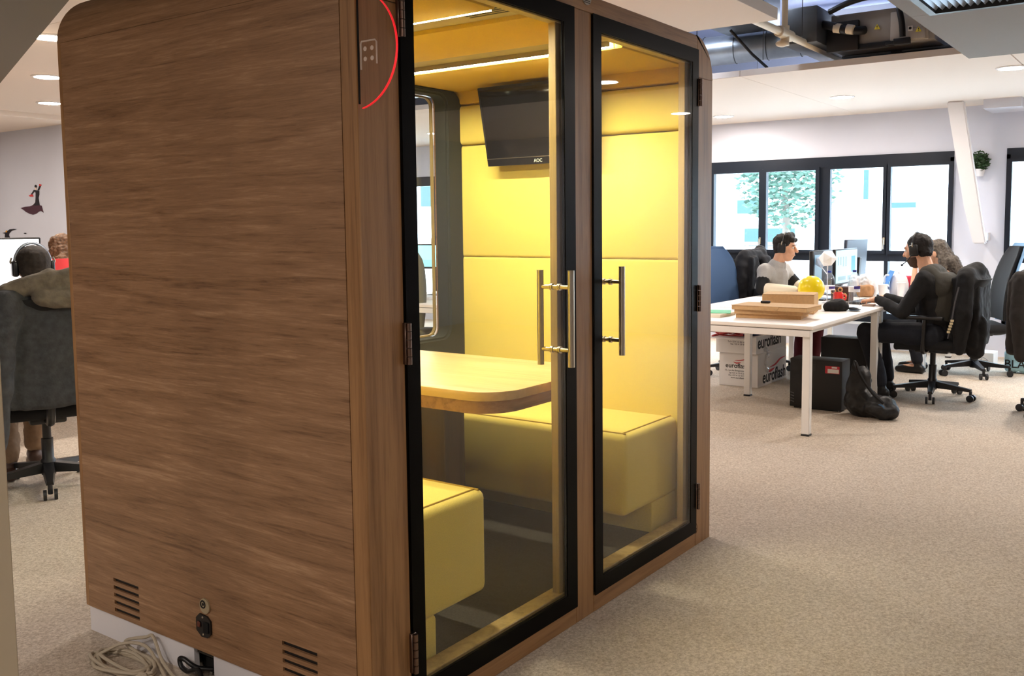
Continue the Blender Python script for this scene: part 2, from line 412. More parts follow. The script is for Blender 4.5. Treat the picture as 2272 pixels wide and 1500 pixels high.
# --- windows
def window(n, y0, y1, panes, group=None):
    w = sgroup('window_%d' % n, (XW, (y0+y1)/2, .3))
    bm = NB(); d0, d1 = XW-.015, XW+.09
    box(bm, d0, d1, y0, y1, 2.045, 2.163); box(bm, d0, d1, y0, y1, .30, .40); box(bm, d0+.01, d1, y0, y1, .985, 1.075)
    box(bm, d0, d1, y0, y0+.035, .3, 2.1); box(bm, d0, d1, y1-.035, y1, .3, 2.1)
    for i in range(len(panes)-1):
        c = (panes[i][1]+panes[i+1][0])/2; h = max(.03, (panes[i+1][0]-panes[i][1])/2-.012)
        box(bm, d0+.005, d1, c-h*.7, c+h*.7, .40, 2.05)
    struct('window_frame', bm, framegrey, w)
    for i, (a, b) in enumerate(panes):
        bm = NB()
        ring_prism(bm, rrect(a-.045, b+.045, 1.068, 2.055, .004, 2), rrect(a, b, 1.105, 2.022, .004, 2), 'x', XW-.04, XW+.03)
        s = obj('sash', bm, framegrey, w)
        bm = NB(); box(bm, XW-.004, XW+.004, a-.01, b+.01, 1.09, 2.03); obj('pane', bm, winglass, s)
        bm = NB(); box(bm, XW-.004, XW+.004, a-.02, b+.02, .40, .985); obj('lower_pane', bm, winglass, w)
        if i % 2 == 1:
            bm = NB(); box(bm, XW-.052, XW-.04, a-.035, a-.012, 1.17, 1.25, .003); tube(bm, [(XW-.05, a-.023, 1.235), (XW-.085, a-.023, 1.235), (XW-.088, a-.023, 1.12)], .008, 8)
            obj('handle', bm, steel, s)
    bm = NB(); box(bm, XW-.06, XW+.02, y0, y1, .275, .30); struct('window_sill', bm, white, w)
window(1, .373, 3.20, [(.418, 1.012), (1.094, 1.679), (1.85, 2.44), (2.53, 3.11)])
window(2, -2.9, -.134, [(-2.80, -2.18), (-2.09, -1.50), (-1.33, -.79), (-.70, -.19)])
window(3, 6.05, 8.88, [(6.12, 6.68), (6.77, 7.33), (7.36, 7.63), (7.69, 8.20)])

# ================================================================== OUTSIDE
bm = NB(); box(bm, 9.4, 60, -40, 40, -.3, -.15); struct('ground', bm, mat('pale_paving', (220, 216, 208), .9))
bd = thing('building', 'white modern building with green tinted window strips seen through the office windows', 'building', (26, 2, -.15))
bm = NB(); box(bm, 26, 34, -22, 26, -.15, 14); obj('wall', bm, mat('white_render', (240, 242, 242), .9), bd)
teal = mat('teal_pane', (46, 76, 76), .5)
for (y, z, w, h) in ((6.1, 2.52, .13, .85), (5.04, 1.91, .65, .15), (9.6, 1.95, .9, .42), (9.0, 1.0, 1.6, .55), (-6, 3.2, 2.2, 1.4), (-3, 2.6, 1.4, .3), (18, 3, 1.6, 1.6), (22.5, 3, 1.6, 1.6), (13.6, 2.4, 1.4, 1.4)):
    bm = NB(); box(bm, 25.94, 26.02, y-w/2, y+w/2, z-h/2, z+h/2); obj('window', bm, teal, bd)
def tree(y, x, h, r, label):
    t = thing('tree', label, 'tree', (x, y, -.15), 'trees beyond the windows')
    bm = NB(); tube(bm, [(x, y, -.15), (x+.05, y+.05, h*.5), (x, y+.1, h*.8)], [.12, .09, .05], 8); obj('trunk', bm, mat('bark', (120, 110, 100), .9), t)
    bm = NB(); rnd = random.Random(int(y*10))
    for i in range(2600):
        d = Vector((rnd.gauss(0, 1), rnd.gauss(0, 1), rnd.gauss(0, 1))).normalized()*r*rnd.random()**.45
        c = Vector((x, y, h*.82))+Vector((d.x, d.y, d.z*1.1)); a, b2 = frameof((rnd.gauss(0, 1), rnd.gauss(0, 1), rnd.gauss(0, 1)))
        s = .05+.055*rnd.random(); bm.faces.new([bm.verts.new(c+a*s*p+b2*s*q) for p, q in ((-1, 0), (0, -.5), (1, 0), (0, .5))])
    obj('leaves', bm, leafout, t, kind='stuff', flat=True)
tree(6.05, 19.5, 3.2, 1.25, 'leafy green tree outside the two left panes of the window row')
bm = NB()
for z in (.25, .62, 1.0): cyl(bm, (17, 2.6, z), (17, 9.5, z), .035, None, 8)
for y in (2.6, 4.3, 6.0, 7.7, 9.5): cyl(bm, (17, y, -.15), (17, y, 1.02), .03, None, 8)
tag(obj('railing', bm, mat('pale_railing', (206, 216, 216), .6)), 'pale tubular railing outside beneath the tree, behind the left window panes', 'railing')

# ================================================================== CEILING LIGHTS AND SERVICES
lamp0 = None
LIGHTS = [(1.478, 4.227, 'A'), (2.264, 5.77, 'A'), (3.072, 7.286, 'A'), (7.434, 1.089, 'B'), (8.212, 2.658, 'B'), (6.563, -.514, 'B'),
          (5.15, -2.36, 'C'), (7.67, -2.92, 'B'), (8.4, -4.5, 'B'), (1.85, .72, 'A'), (2.9, 2.3, 'A'), (7.0, 4.4, 'B'), (7.6, 6.4, 'B'),
          (-1.9, -2.7, 'C'), (-4.0, -1.2, 'C'), (-4.4, 2.4, 'C'), (-2.7, 1.2, 'C'), (2.0, 9.6, 'A')]  # negative-x lamps are unseen, added to brighten the booth side and foreground
WHERE = {0: 'round recessed downlight beside the dark soffit edge, nearest of the three left of the booth', 1: 'round recessed downlight left of the booth, middle of three in the row',
         2: 'round recessed downlight left of the booth, farthest of three, nearest the dancer wall', 3: 'round recessed downlight above the window row, middle of the white strip ceiling',
         4: 'round recessed downlight at the right edge of the wooden booth, near the windows', 5: 'largest round recessed downlight at the top right of the white strip ceiling'}
LABX = {6: 'round recessed downlight in the grey ceiling right of the booth, mirrored in its right door', 7: 'round recessed downlight over the right-hand windows, mirrored low in the right door', 9: 'round recessed downlight just above the booth roof', 11: 'round recessed downlight above the aisle behind the booth', 8: 'round recessed downlight farthest right over the right-hand windows', 10: 'round recessed downlight directly behind the booth roof', 12: 'round recessed downlight above the windows seen through the rear booth pane', 13: 'round recessed downlight over the spot the picture was taken from', 14: 'round recessed downlight near the entrance wall, nearest the right-hand wall', 15: 'round recessed downlight near the entrance wall, left of the partition post', 16: 'round recessed downlight between the partition post and the entrance wall', 17: 'round recessed downlight in the lowered ceiling before the back wall'}
for i, (x, y, k) in enumerate(LIGHTS):
    zc = {'A': CZ, 'B': CZ, 'C': CZ-.012}[k]
    if y > 8.2: zc = CZ-.05
    if x > 5.9 and y < -.6: zc = CZ+.005
    lab = WHERE.get(i, LABX[i] if i in LABX else 'round recessed downlight in the ceiling, outside the view')
    t = thing('ceiling_light', lab, 'light', (x, y, zc), 'round recessed downlights')
    bm = NB(); lathe(bm, [(.118, 0), (.118, -.004), (.108, -.009), (.096, -.008), (.094, 0)], (x, y, zc), 28); obj('trim_ring', bm, white, t)
    bm = NB(); bm.faces.new([bm.verts.new((x+.095*math.cos(2*PI*q/24), y+.095*math.sin(2*PI*q/24), zc-.005)) for q in range(24)][::-1])
    me = bpy.data.meshes.new('diffuser'); 
    for v in bm.verts: v.co -= t.location
    bm.to_mesh(me); bm.free(); me.materials.append(lampface); o = bpy.data.objects.new('diffuser', me); COL.objects.link(o); o.parent = t

# linear luminaires above the hung ceiling; later two added to brighten the slab
for i, (x, y0, y1, lab) in enumerate(((5.35, .98, 2.2, 'bright white tube light above the ceiling gap at the top of the picture'), (5.1, 3.0, 4.2, 'white tube light above the ceiling gap behind the booth'), (7.2, .2, 1.4, 'white tube light above the air conditioning unit'))):
    t = thing('tube_light', lab, 'light', (x, (y0+y1)/2, 3.3), 'tube lights above the hung ceiling')
    bm = NB(); box(bm, x-.05, x+.05, y0, y1, 3.32, 3.38, .004, 1); obj('housing', bm, white, t)
    bm = NB(); box(bm, x-.03, x+.03, y0+.02, y1-.02, 3.30, 3.319, .004, 1); obj('tube', bm, emis('tube_diffuser', (222, 234, 255), 80.0), t)
# air grille in the grey ceiling
g = thing('air_grille', 'square ceiling air grille with slanted metal blades at top right', 'grille', (3.79, -.77, CZ-.012))
bm = NB(); ring_prism(bm, rrect(3.46, 4.12, -1.1, -.44, .002, 1), rrect(3.50, 4.08, -1.06, -.48, .002, 1), 'z', CZ-.02, CZ+.03); obj('frame', bm, darkplastic, g)
bm = NB(); box(bm, 3.47, 4.11, -1.09, -.45, CZ+.06, CZ+.07); obj('backing', bm, darkplastic, g)
blade = mat('blade_blue_grey', (168, 186, 210), .4, metal=.3)
for i in range(16):
    y = -1.05+i*.0373
    bm = NB(); box(bm, 3.50, 4.08, -.002, .002, -.02, .02, 0, 1, Matrix.Translation((0, y, CZ+.012)) @ Matrix.Rotation(.75, 4, 'X')); obj('blade', bm, blade, g)

# spiral duct
d = thing('spiral_duct', 'round galvanised spiral duct running above the ceiling gap', 'duct', (6.05, 3.5, 2.92))
bm = NB(); cyl(bm, (6.05, .95, 2.925), (6.05, 7.9, 2.925), .125, None, 32); obj('tube', bm, galv, d)
for i in range(24):
    y = 1.0+i*.29
    bm = NB(); tube(bm, [(6.05+.127*math.cos(a), y+.02*math.cos(a), 2.925+.127*math.sin(a)) for a in [2*PI*q/24 for q in range(24)]], .004, 5, True); obj('seam', bm, galvdark, d)
d2 = thing('flexible_duct', 'crumpled foil insulated duct drooping above the ceiling gap behind the booth', 'duct', (5.2, 4.6, 2.75))
bm = NB(); tube(bm, smoothpath([(5.0, 2.6, 3.1), (5.0, 3.4, 2.95), (5.15, 4.3, 2.86), (5.2, 5.5, 2.90), (5.1, 6.8, 3.1)], 10), .20, 24); obj('sleeve', bm, foil, d2)
bm = NB(); box(bm, 4.2, 5.95, 1.15, 1.62, 3.02, 3.26, .01)
tag(obj('rectangular_duct', bm, galvdark), 'flat dark sheet metal duct crossing above the near ceiling panel edge', 'duct')
bm = NB(); box(bm, 5.40, 6.6, .655, .93, 2.78, 3.05, .01)
tag(obj('duct_plenum', bm, galvdark), 'grey sheet metal plenum box joining the round duct to the air unit', 'duct')
fc = thing('air_unit', 'grey ceiling air conditioning unit with warning stickers above the open ceiling gap', 'air conditioner', (6.0, .3, 2.72))
unitgrey = mat('unit_grey', (150, 144, 136), .5, var=.1, vs=6)
bm = NB(); box(bm, 5.62, 6.3, -.14, .62, 2.74, 3.0, .006); obj('housing', bm, unitgrey, fc)
bm = NB(); box(bm, 5.60, 5.62, -.10, .17, 2.745, 2.965, .004); box(bm, 5.585, 5.60, -.08, .06, 2.75, 2.83, .004); obj('control_box', bm, mat('unit_light', (176, 168, 156), .5), fc)
bm = NB(); box(bm, 5.58, 5.63, .40, .64, 2.72, 2.94, .004); box(bm, 5.60, 5.63, .14, .42, 2.72, 2.76, .003); obj('filter_tray', bm, blackplastic, fc)
bm = NB(); tube(bm, smoothpath([(5.55, .66, 2.93), (5.5, .58, 2.90), (5.5, .48, 2.86), (5.54, .40, 2.85), (5.6, .36, 2.86)], 6), .032, 10); obj('pipe_insulation', bm, blackplastic, fc)
for (y, z) in ((.53, 2.875), (.435, 2.855)):
    bm = NB(); cyl(bm, (5.497, y+.025, z+.008), (5.497, y-.025, z-.004), .036, None, 12); obj('pipe_band', bm, creampipe, fc)
bm = NB(); tube(bm, smoothpath([(5.57, .62, 3.02), (5.55, .45, 3.07), (5.55, .25, 3.09), (5.55, .12, 3.06), (5.54, .09, 2.95), (5.55, .075, 2.86), (5.56, .07, 2.77)], 8), .022, 10); obj('cable_hose', bm, blackplastic, fc)
bm = NB(); box(bm, 5.57, 5.60, .02, .14, 2.72, 2.765, .004); box(bm, 5.58, 5.61, .14, .2, 2.725, 2.75, .004); obj('valve', bm, blackplastic, fc)
wy = mat('warning_yellow', (232, 214, 60), .5)
for (y, z, x) in ((.27, 2.875, 5.612), (-.035, 2.815, 5.578)):
    bm = NB(); prism(bm, [(y-.022, z-.018), (y+.022, z-.018), (y, z+.02)], 'x', x, x+.004); w = obj('warning_sign', bm, wy, fc)
    bm = NB(); box(bm, x-.002, x, y-.003, y+.003, z-.004, z+.008); box(bm, x-.002, x, y-.003, y+.003, z-.012, z-.008); obj('exclamation_mark', bm, inkblack, w)
bm = NB(); box(bm, 5.575, 5.59, .005, .04, 2.81, 2.845, .002); st = obj('sticker', bm, whitecard, fc)
bm = NB(); cyl(bm, (5.573, .022, 2.828), (5.576, .022, 2.828), .01, None, 14); obj('symbol', bm, inkblack, st)
for (y0, y1, x0, x1) in ((.24, .62, 6.5, 7.6), (-.3, .16, 6.5, 7.6)):
    bm = NB(); box(bm, x0-.6, x1, y0, y1, 2.72, 2.735, .003); obj('drain_tray', bm, mat('tray_grey', (128, 138, 146), .5), fc)
bm = NB(); box(bm, 5.9, 7.6, .161, .239, 2.718, 2.733); obj('tray_gap', bm, blackplastic, fc)
# sprinkler pipe
sp = thing('sprinkler_pipe', 'cream painted sprinkler pipe with a tee joint hanging in the ceiling gap', 'pipe', (5.0, .76, 2.75))
bm = NB(); cyl(bm, (5.0, .757, 2.79), (5.0, .757, 3.45), .022, None, 14); obj('drop_pipe', bm, creampipe, sp)
bm = NB(); tube(bm, [(3.6, .757, 2.784), (5.0, .757, 2.784), (8.6, .757, 2.784)], .027, 14); obj('branch_pipe', bm, creampipe, sp)
bm = NB(); cyl(bm, (4.88, .757, 2.784), (5.12, .757, 2.784), .040, None, 14); cyl(bm, (5.0, .757, 2.70), (5.0, .757, 2.84), .034, None, 12); sph(bm, (4.99, .77, 2.715), (.045, .05, .025), 14); obj('tee_joint', bm, creampipe, sp)
RODS = ['thin hanger rod left of the sprinkler tee, nearest the booth', 'thin hanger rod directly left of the sprinkler drop pipe', 'thin hanger rod below the round duct, left of two', 'thin hanger rod below the round duct, right of two', 'thin hanger rod right of the sprinkler drop pipe']
for i, (x, y) in enumerate(((5.2, 1.55), (5.2, 1.0), (7.2, 2.6), (7.2, 1.85), (4.5, .45))):
    bm = NB(); cyl(bm, (x, y, CZ+.03), (x, y, 3.45), .003, None, 6)
    tag(obj('threaded_rod', bm, galvdark), RODS[i], 'rod', 'ceiling hanger rods')
bm = NB(); tube(bm, [(5.55, 1.42, 2.98), (5.72, 1.3, 2.80), (5.85, 1.22, 2.70)], .012, 8)
tag(obj('hanging_cable', bm, blackplastic), 'black cable hanging straight down from the round duct', 'cable')

# ================================================================== MEETING BOOTH
BW, BD, BH, RC = 2.114, 1.405, 2.2, .17
bo = thing('meeting_booth', 'wooden meeting booth with glass doors and yellow upholstered interior', 'booth', (BW/2, BD/2, 0))
# front frame: solid oak ring with mullion
def plank(x0, x1, z0, z1, m, name='frame_rail', y0=0, y1=.057, bev=.002):
    bm = NB(); box(bm, x0, x1, y0, y1, z0, z1, bev, 1); return obj(name, bm, m, bo)
# front frame pieces (left stile, right stile, rails, mullion, rounded corners)
bm = NB(); box(bm, 0, .152, 0, .057, 0, 1.995, .002, 1); obj('frame_stile', bm, solid, bo)
bm = NB(); box(bm, 1.966, BW, 0, .057, 0, BH-RC, .002, 1); obj('frame_stile', bm, solid, bo)
plank(.153, 1.003, 0, .062, solidx); plank(1.004, 1.118, 0, 2.1415, solid, 'mullion'); plank(1.119, 1.965, 0, .062, solidx)
plank(.153, 1.965, 2.1425, BH, solidx)
def cornerpoly(right):
    q = [(RC*math.cos(a), RC*math.sin(a)) for a in [PI/2*k/10 for k in range(11)]]
    if right: return [(BW-RC+x, BH-RC+z) for x, z in q]+[(1.966, BH), (1.966, BH-RC)]
    return [(RC-x, BH-RC+z) for x, z in q]+[(.152, BH), (.152, 1.996), (0, 1.996)]
for rt in (False, True):
    bm = NB()
    pl = cornerpoly(rt)
    if rt: pl = [(BW-RC+RC*math.cos(a), BH-RC+RC*math.sin(a)) for a in [PI/2*k/10 for k in range(11)]]+[(1.966, BH), (1.966, BH-RC)]
    else: pl = [(0, 1.996)]+[(RC-RC*math.cos(a), BH-RC+RC*math.sin(a)) for a in [PI/2*k/10 for k in range(11)]]+[(.152, BH), (.152, 1.996)]
    prism(bm, pl, 'y', 0, .057); obj('frame_corner', bm, solid, bo)
# outer shell (side panels, rounded edges, roof) 30 mm
def shellstrip(pts, y0, y1, t, name, m):
    """bent sheet: pts = outer outline in xz, thickness inwards"""
    bm = NB(); cx, cz = BW/2, 1.1; inner = []
    for i, p in enumerate(pts):
        a = Vector(pts[max(i-1, 0)]); b = Vector(pts[min(i+1, len(pts)-1)]); d = (b-a).normalized(); n = Vector((d.y, -d.x))
        if n.dot(Vector((cx, cz))-Vector(p)) < 0: n = -n
        inner.append(Vector(p)+n*t)
    rings(bm, [[(p[0], y0, p[1]), (p[0], y1, p[1]), (q.x, y1, q.y), (q.x, y0, q.y)] for p, q in zip(pts, inner)])
    return obj(name, bm, m, bo, sharp=30)
arcL = [(RC-RC*math.cos(a), BH-RC+RC*math.sin(a)) for a in [PI/2*k/12 for k in range(13)]]
arcR = [(BW-x, z) for x, z in arcL][::-1]
def slots(y0, y1, zt, n=5, h=.0130, pitch=.0262):
    return [(y0, y1, zt-i*pitch-h, zt-i*pitch) for i in range(n)]
# left side panel with real slots: built as a grid of pieces around the openings
VS = slots(1.078, 1.226, .231)+slots(.213, .361, .228)
def slotted_panel(x0, x1, ya, yb, za, zb, holes, name, m, cutbox=None):
    ysx = sorted({ya, yb, *[h[0] for h in holes], *[h[1] for h in holes]}); zs = sorted({za, zb, *[h[2] for h in holes], *[h[3] for h in holes]})
    bm = NB(); vc = {}
    def V(x, y, z):
        k = (x, round(y, 5), round(z, 5))
        if k not in vc: vc[k] = bm.verts.new((x, y, z))
        return vc[k]
    def hole(i, j):
        y, z = (ysx[i]+ysx[i+1])/2, (zs[j]+zs[j+1])/2
        return any(h[0] < y < h[1] and h[2] < z < h[3] for h in holes)
    ny, nz = len(ysx)-1, len(zs)-1
    for i in range(ny):
        for j in range(nz):
            if hole(i, j): continue
            y, Y, z, Z = ysx[i], ysx[i+1], zs[j], zs[j+1]
            bm.faces.new((V(x0, y, z), V(x0, Y, z), V(x0, Y, Z), V(x0, y, Z))); bm.faces.new((V(x1, y, z), V(x1, y, Z), V(x1, Y, Z), V(x1, Y, z)))
            for (di, dj, e) in ((-1, 0, (y, z, y, Z)), (1, 0, (Y, z, Y, Z)), (0, -1, (y, z, Y, z)), (0, 1, (y, Z, Y, Z))):
                a, b = i+di, j+dj
                if a < 0 or b < 0 or a >= ny or b >= nz or hole(a, b):
                    bm.faces.new((V(x0, e[0], e[1]), V(x0, e[2], e[3]), V(x1, e[2], e[3]), V(x1, e[0], e[1])))
    return obj(name, bm, m, bo, flat=True)
slotted_panel(0, .022, .0585, BD-.02, .096, BH-RC-.001, VS, 'side_panel', veneer)
bm = NB(); box(bm, .007, .020, .214, .360, .098, .227); obj('vent_dark_backing', bm, blackplastic, bo); bm = NB(); box(bm, .007, .020, 1.079, 1.225, .098, .230); obj('vent_dark_backing', bm, blackplastic, bo)  # black sheets set in for the shade inside the vent slots
bm = NB(); box(bm, 0, .025, BD-.0195, BD, .096, BH-RC, .001, 1); obj('edge_strip', bm, solid, bo)
bm = NB(); box(bm, BW-.022, BW, .0585, BD, .096, BH-RC-.001); obj('side_panel', bm, veneer, bo)
shellstrip(arcL, .0585, BD, .022, 'corner_panel', veneer); shellstrip(arcR, .0585, BD, .022, 'corner_panel', veneer)
bm = NB(); box(bm, RC, BW-RC, .0585, BD, BH-.022, BH); obj('roof_panel', bm, veneer, bo)
# plinth
for (a, b) in ((.058, .703), (.803, BD)):
    bm = NB(); box(bm, .012, .03, a, b, 0, .095); obj('plinth', bm, mat('plinth_white', (226, 224, 228), .5), bo)
bm = NB(); box(bm, .05, .06, .70, .81, 0, .095); obj('plinth_recess', bm, mat('deep_black', (4, 4, 4), .9), bo)
bm = NB(); box(bm, .03, BW-.03, BD-.03, BD-.01, 0, .095); box(bm, BW-.03, BW-.012, .058, BD, 0, .095); obj('rear_plinth', bm, white, bo)
bm = NB(); box(bm, .024, BW-.024, .058, BD-.03, .07, .10); obj('booth_floor', bm, boothfloor, bo)
# back wall with tall window and green felt
WX0, WX1, WZ0, WZ1 = .25, 1.865, .861, 2.05
bm = NB(); n = 8
outer = [(.023, .10), (BW-.023, .10), (BW-.023, 2.12), (.023, 2.12)]
def quadring(x0, x1, z0, z1, r): return rrect(x0, x1, z0, z1, r, n)
ring_prism(bm, quadring(.026, BW-.026, .10, 2.176, .15), quadring(WX0-.02, WX1+.02, WZ0-.02, WZ1+.02, .06), 'y', BD-.015, BD); obj('back_panel', bm, veneer, bo)
bm = NB(); ring_prism(bm, quadring(WX0-.11, WX1+.125, WZ0-.17, WZ1+.035, .09), quadring(WX0, WX1, WZ0, WZ1, .05), 'y', 1.30, BD-.016)
bmesh.ops.bevel(bm, geom=[e for e in bm.edges if e.calc_face_angle(0) > 1.2], offset=.012, segments=3, affect='EDGES'); obj('felt_surround', bm, felt, bo)
bm = NB(); box(bm, .03, BW-.03, 1.345, BD-.016, .10, WZ0-.16); obj('back_lining', bm, felt, bo)
bm = NB(); ring_prism(bm, quadring(WX0, WX1, WZ0, WZ1, .05), quadring(WX0+.008, WX1-.008, WZ0+.008, WZ1-.008, .044), 'y', BD-.012, BD+.004); obj('window_trim', bm, innerwood, bo)
bm = NB(); box(bm, WX0, WX1, BD-.012, BD-.004, WZ0, WZ1); obj('rear_pane', bm, winglass, bo)
# wall upholstery (left and right backrests)
for s in (0, 1):
    X = (lambda x: BW-x) if s else (lambda x: x)
    def pad(x0, x1, y0, y1, z0, z1, bev, name):
        a, b = sorted((X(x0), X(x1))); bm = NB(); box(bm, a, b, y0, y1, z0, z1, bev, 3); return obj(name, bm, yellow, bo)
    p1 = pad(.024, .140, .078, 1.352, .10, 1.2575, .012, 'backrest')
    p2 = pad(.024, .140, .078, 1.352, 1.2585, 1.812, .012, 'backrest')
    pad(.024, .150, .060, 1.352, 1.818, 2.012, .022, 'head_pad')
    # bench
    be = NB(); box(be, *sorted((X(.141), X(.612))), .088, 1.342, .232, .57, .028, 4); seat = obj('bench_seat', be, yellow, bo)
    bm = NB(); box(bm, *sorted((X(.141), X(.37))), .096, 1.342, .10, .236, .012, 2); obj('bench_base', bm, yellow, bo)
    bm = NB(); pts = [(X(.584), .1, .5705), (X(.584), 1.33, .5705)]; tube(bm, pts, .0035, 6); tube(bm, [(X(.16), .117, .5705), (X(.584), .117, .5705)], .0035, 6); obj('seam_piping', bm, mat('yellow_piping', (170, 138, 44), .9), seat)
# ceiling inside
bm = NB(); box(bm, .845, 1.252, .062, 1.38, 2.088, 2.12, .006, 2); obj('ceiling_pad', bm, yellowpanel, bo)
for (a, b) in ((.657, .844), (1.253, 1.441)):
    bm = NB(); box(bm, a, b, .062, 1.38, 2.104, 2.122); obj('ceiling_strip', bm, mat('strip_beige', (186, 172, 132), .5), bo)
for (a, b) in ((.15, .656), (1.442, BW-.15)):
    bm = NB(); box(bm, a, b, .062, 1.38, 2.078, 2.122, .008, 2); obj('ceiling_pad', bm, yellowpanel, bo)
for (a, b) in ((.03, .15), (BW-.15, BW-.03)):
    bm = NB(); box(bm, a, b, .06, 1.38, 2.018, 2.10, .01, 2); obj('ceiling_edge_pad', bm, yellowpanel, bo)
for xc in (.672, 1.425):
    bm = NB(); box(bm, xc-.0145, xc-.0122, .10, 1.33, 2.084, 2.104); box(bm, xc+.0122, xc+.0145, .10, 1.33, 2.084, 2.104); box(bm, xc-.0122, xc+.0122, .10, 1.33, 2.0985, 2.104); ln = obj('light_channel', bm, steel, bo)
    bm = NB(); box(bm, xc-.012, xc+.012, .105, 1.325, 2.0845, 2.098); obj('light_strip', bm, ledface, ln)
for i in range(5):
    bm = NB(); x = .70+i*.021; box(bm, x, x+.008, .09, .27, 2.1025, 2.1042); obj('vent_slot', bm, blackplastic, bo)
# interior door stops of pale ash
for (a, b, c, d2_) in ((.2, .235, .1, 2.09), (.940, 1.0035, .1, 2.09), (1.1185, 1.176, .1, 2.09), (1.906, 1.9655, .1, 2.09)):
    bm = NB(); box(bm, a, b, .030, .060, c, d2_, .002, 1); obj('door_stop', bm, innerwood, bo)
for (a, b) in ((.16, 1.0), (1.13, 1.955)):
    bm = NB(); box(bm, a, b, .022, .085, .10, .122, .003, 1); obj('threshold', bm, innerwood, bo)
    bm = NB(); box(bm, a, b, .024, .061, 2.085, 2.10, .002, 1); obj('head_stop', bm, innerwood, bo)
# table
tb = NB(); R_ = .14
prism(tb, rrect(.70, 1.413, .112, 1.345, [R_, R_, .005, .005], 8), 'z', .826, .858, .003); tabl = obj('table_top', tb, tablewood, bo)
bm = NB(); prism(bm, rrect(.73, 1.383, .142, 1.34, [R_, R_, .005, .005], 8), 'z', .776, .825); obj('table_apron', bm, solidx, tabl)
bm = NB(); box(bm, .93, 1.05, .54, 1.32, .10, .776, .003, 1); obj('table_leg', bm, wood('dark_oak', [(58, 44, 28), (78, 60, 38), (88, 68, 44)], (26, 26, 1.3), 1.0, .5, .4), tabl)
bm = NB(); box(bm, .80, .93, .80, .83, .70, .775, .003, 1); obj('table_bracket', bm, steel, tabl)
# doors
def door(x0, x1, z0, z1, gx0, gx1, gz0, gz1, hx, hingex, side):
    bm = NB(); box(bm, x0, x1, -.005, .005, z0, z1); dr = obj('door_glass', bm, doorglass, bo)
    for yy in (-.0068, .0052):
        bm = NB(); ring_prism(bm, [(x0, z0), (x1, z0), (x1, z1), (x0, z1)], [(gx0, gz0), (gx1, gz0), (gx1, gz1), (gx0, gz1)], 'y', yy, yy+.0016); obj('black_border', bm, frit, dr)
    bm = NB()
    for zz in (.995, 1.206):
        cyl(bm, (hx, -.058, zz), (hx, .058, zz), .0075, None, 14)
        for y in (-.012, -.018, .012, .018): cyl(bm, (hx, y-.0022, zz), (hx, y+.0022, zz), .0115, None, 16)
    for y in (-.062, .062): cyl(bm, (hx, y, .94), (hx, y, 1.262), .0115, None, 20)
    obj('handle', bm, steel, dr)
    for zz in (.226, 1.095, 1.965):
        bm = NB(); box(bm, hingex-.010, hingex+.010, -.010, .012, zz-.057, zz+.057, .002, 1)
        for k in range(5): cyl(bm, (hingex, -.014, zz-.057+k*.0229), (hingex, -.014, zz-.036+k*.0229), .0075, None, 12)
        obj('hinge', bm, hingemetal, dr)
door(.1545, 1.0012, .0636, 2.1412, .206, .9377, .1217, 2.0838, .884, .155, 0)
door(1.1202, 1.9634, .0636, 2.1412, 1.1744, 1.9066, .1217, 2.0838, 1.2195, 1.968, 1)
# power inlet, lock disc, sign, emblems
bm = NB(); prism(bm, [(.760, .205), (.760, .165), (.735, .148), (.705, .150), (.688, .165), (.688, .205), (.705, .218), (.743, .220)], 'x', -.006, -.0002); po = obj('power_inlet', bm, blackplastic, bo)
bm = NB(); box(bm, -.010, -.0062, .695, .722, .165, .200, .002, 1); obj('socket', bm, mat('deep_black', (4, 4, 4), .9), po)
bm = NB(); box(bm, -.011, -.0062, .735, .750, .178, .196, .002, 1); obj('rocker_switch', bm, mat('switch_brown', (96, 44, 30), .4), po)
for y, z in ((.725, .212), (.725, .157)):
    bm = NB(); sph(bm, (-.0065, y, z), (.002, .004, .004), 8); obj('screw', bm, steel, po)
bm = NB(); cyl(bm, (-.005, .716, .249), (-.0002, .716, .249), .024, None, 26); ds = obj('cover_disc', bm, mat('disc_beige', (176, 164, 136), .35, metal=.3), bo)
bm = NB(); tube(bm, [(-.0055, .722+.011*math.cos(a), .254+.011*math.sin(a)) for a in [2*PI*k/16 for k in range(16)]], .0022, 6, True); cyl(bm, (-.006, .722, .254), (-.0052, .722, .254), .005, None, 10); obj('disc_emblem', bm, inkblack, ds)
# fluorescent acrylic flag sign (part of a disc) in the left stile
SY, SZ, SR = .02, 1.855, .147
bm = NB(); a0 = math.acos((.006+SY)/SR); A = [PI-a0+2*a0*k/30 for k in range(31)]
arc = [(SY+SR*math.cos(a), SZ+SR*math.sin(a)) for a in A]
prism(bm, arc, 'x', .010, .015); sg = obj('sign_plate', bm, acrylic, bo)
red = mat('edge_red', (250, 36, 46), .3, emit=.35)  # faint emission painted in for the fluorescent edge, not a lamp
bm = NB(); rings(bm, [[(.0095, SY+(SR+d)*math.cos(a), SZ+(SR+d)*math.sin(a)) for d in (0, .002)][::1]+[(.0155, SY+(SR+d)*math.cos(a), SZ+(SR+d)*math.sin(a)) for d in (.002, 0)] for a in A]); obj('glowing_edge', bm, red, sg)
etch = mat('etched_white', (206, 186, 172), .6)
bm = NB(); X0 = .0095
tube(bm, [(X0, -.007, 1.805), (X0, -.007, 1.868), (X0, -.010, 1.874), (X0, -.057, 1.874), (X0, -.062, 1.868), (X0, -.062, 1.815)], .0022, 6)
for y in (-.022, -.046):
    for z in (1.855, 1.830): cyl(bm, (X0-.0006, y, z), (X0, y, z), .0058, None, 14)
obj('etched_mark', bm, etch, sg)
bm = NB(); box(bm, .004, .010, -.0015, .0, 1.72, 1.99); obj('sign_slot', bm, mat('deep_black', (4, 4, 4), .9), bo)
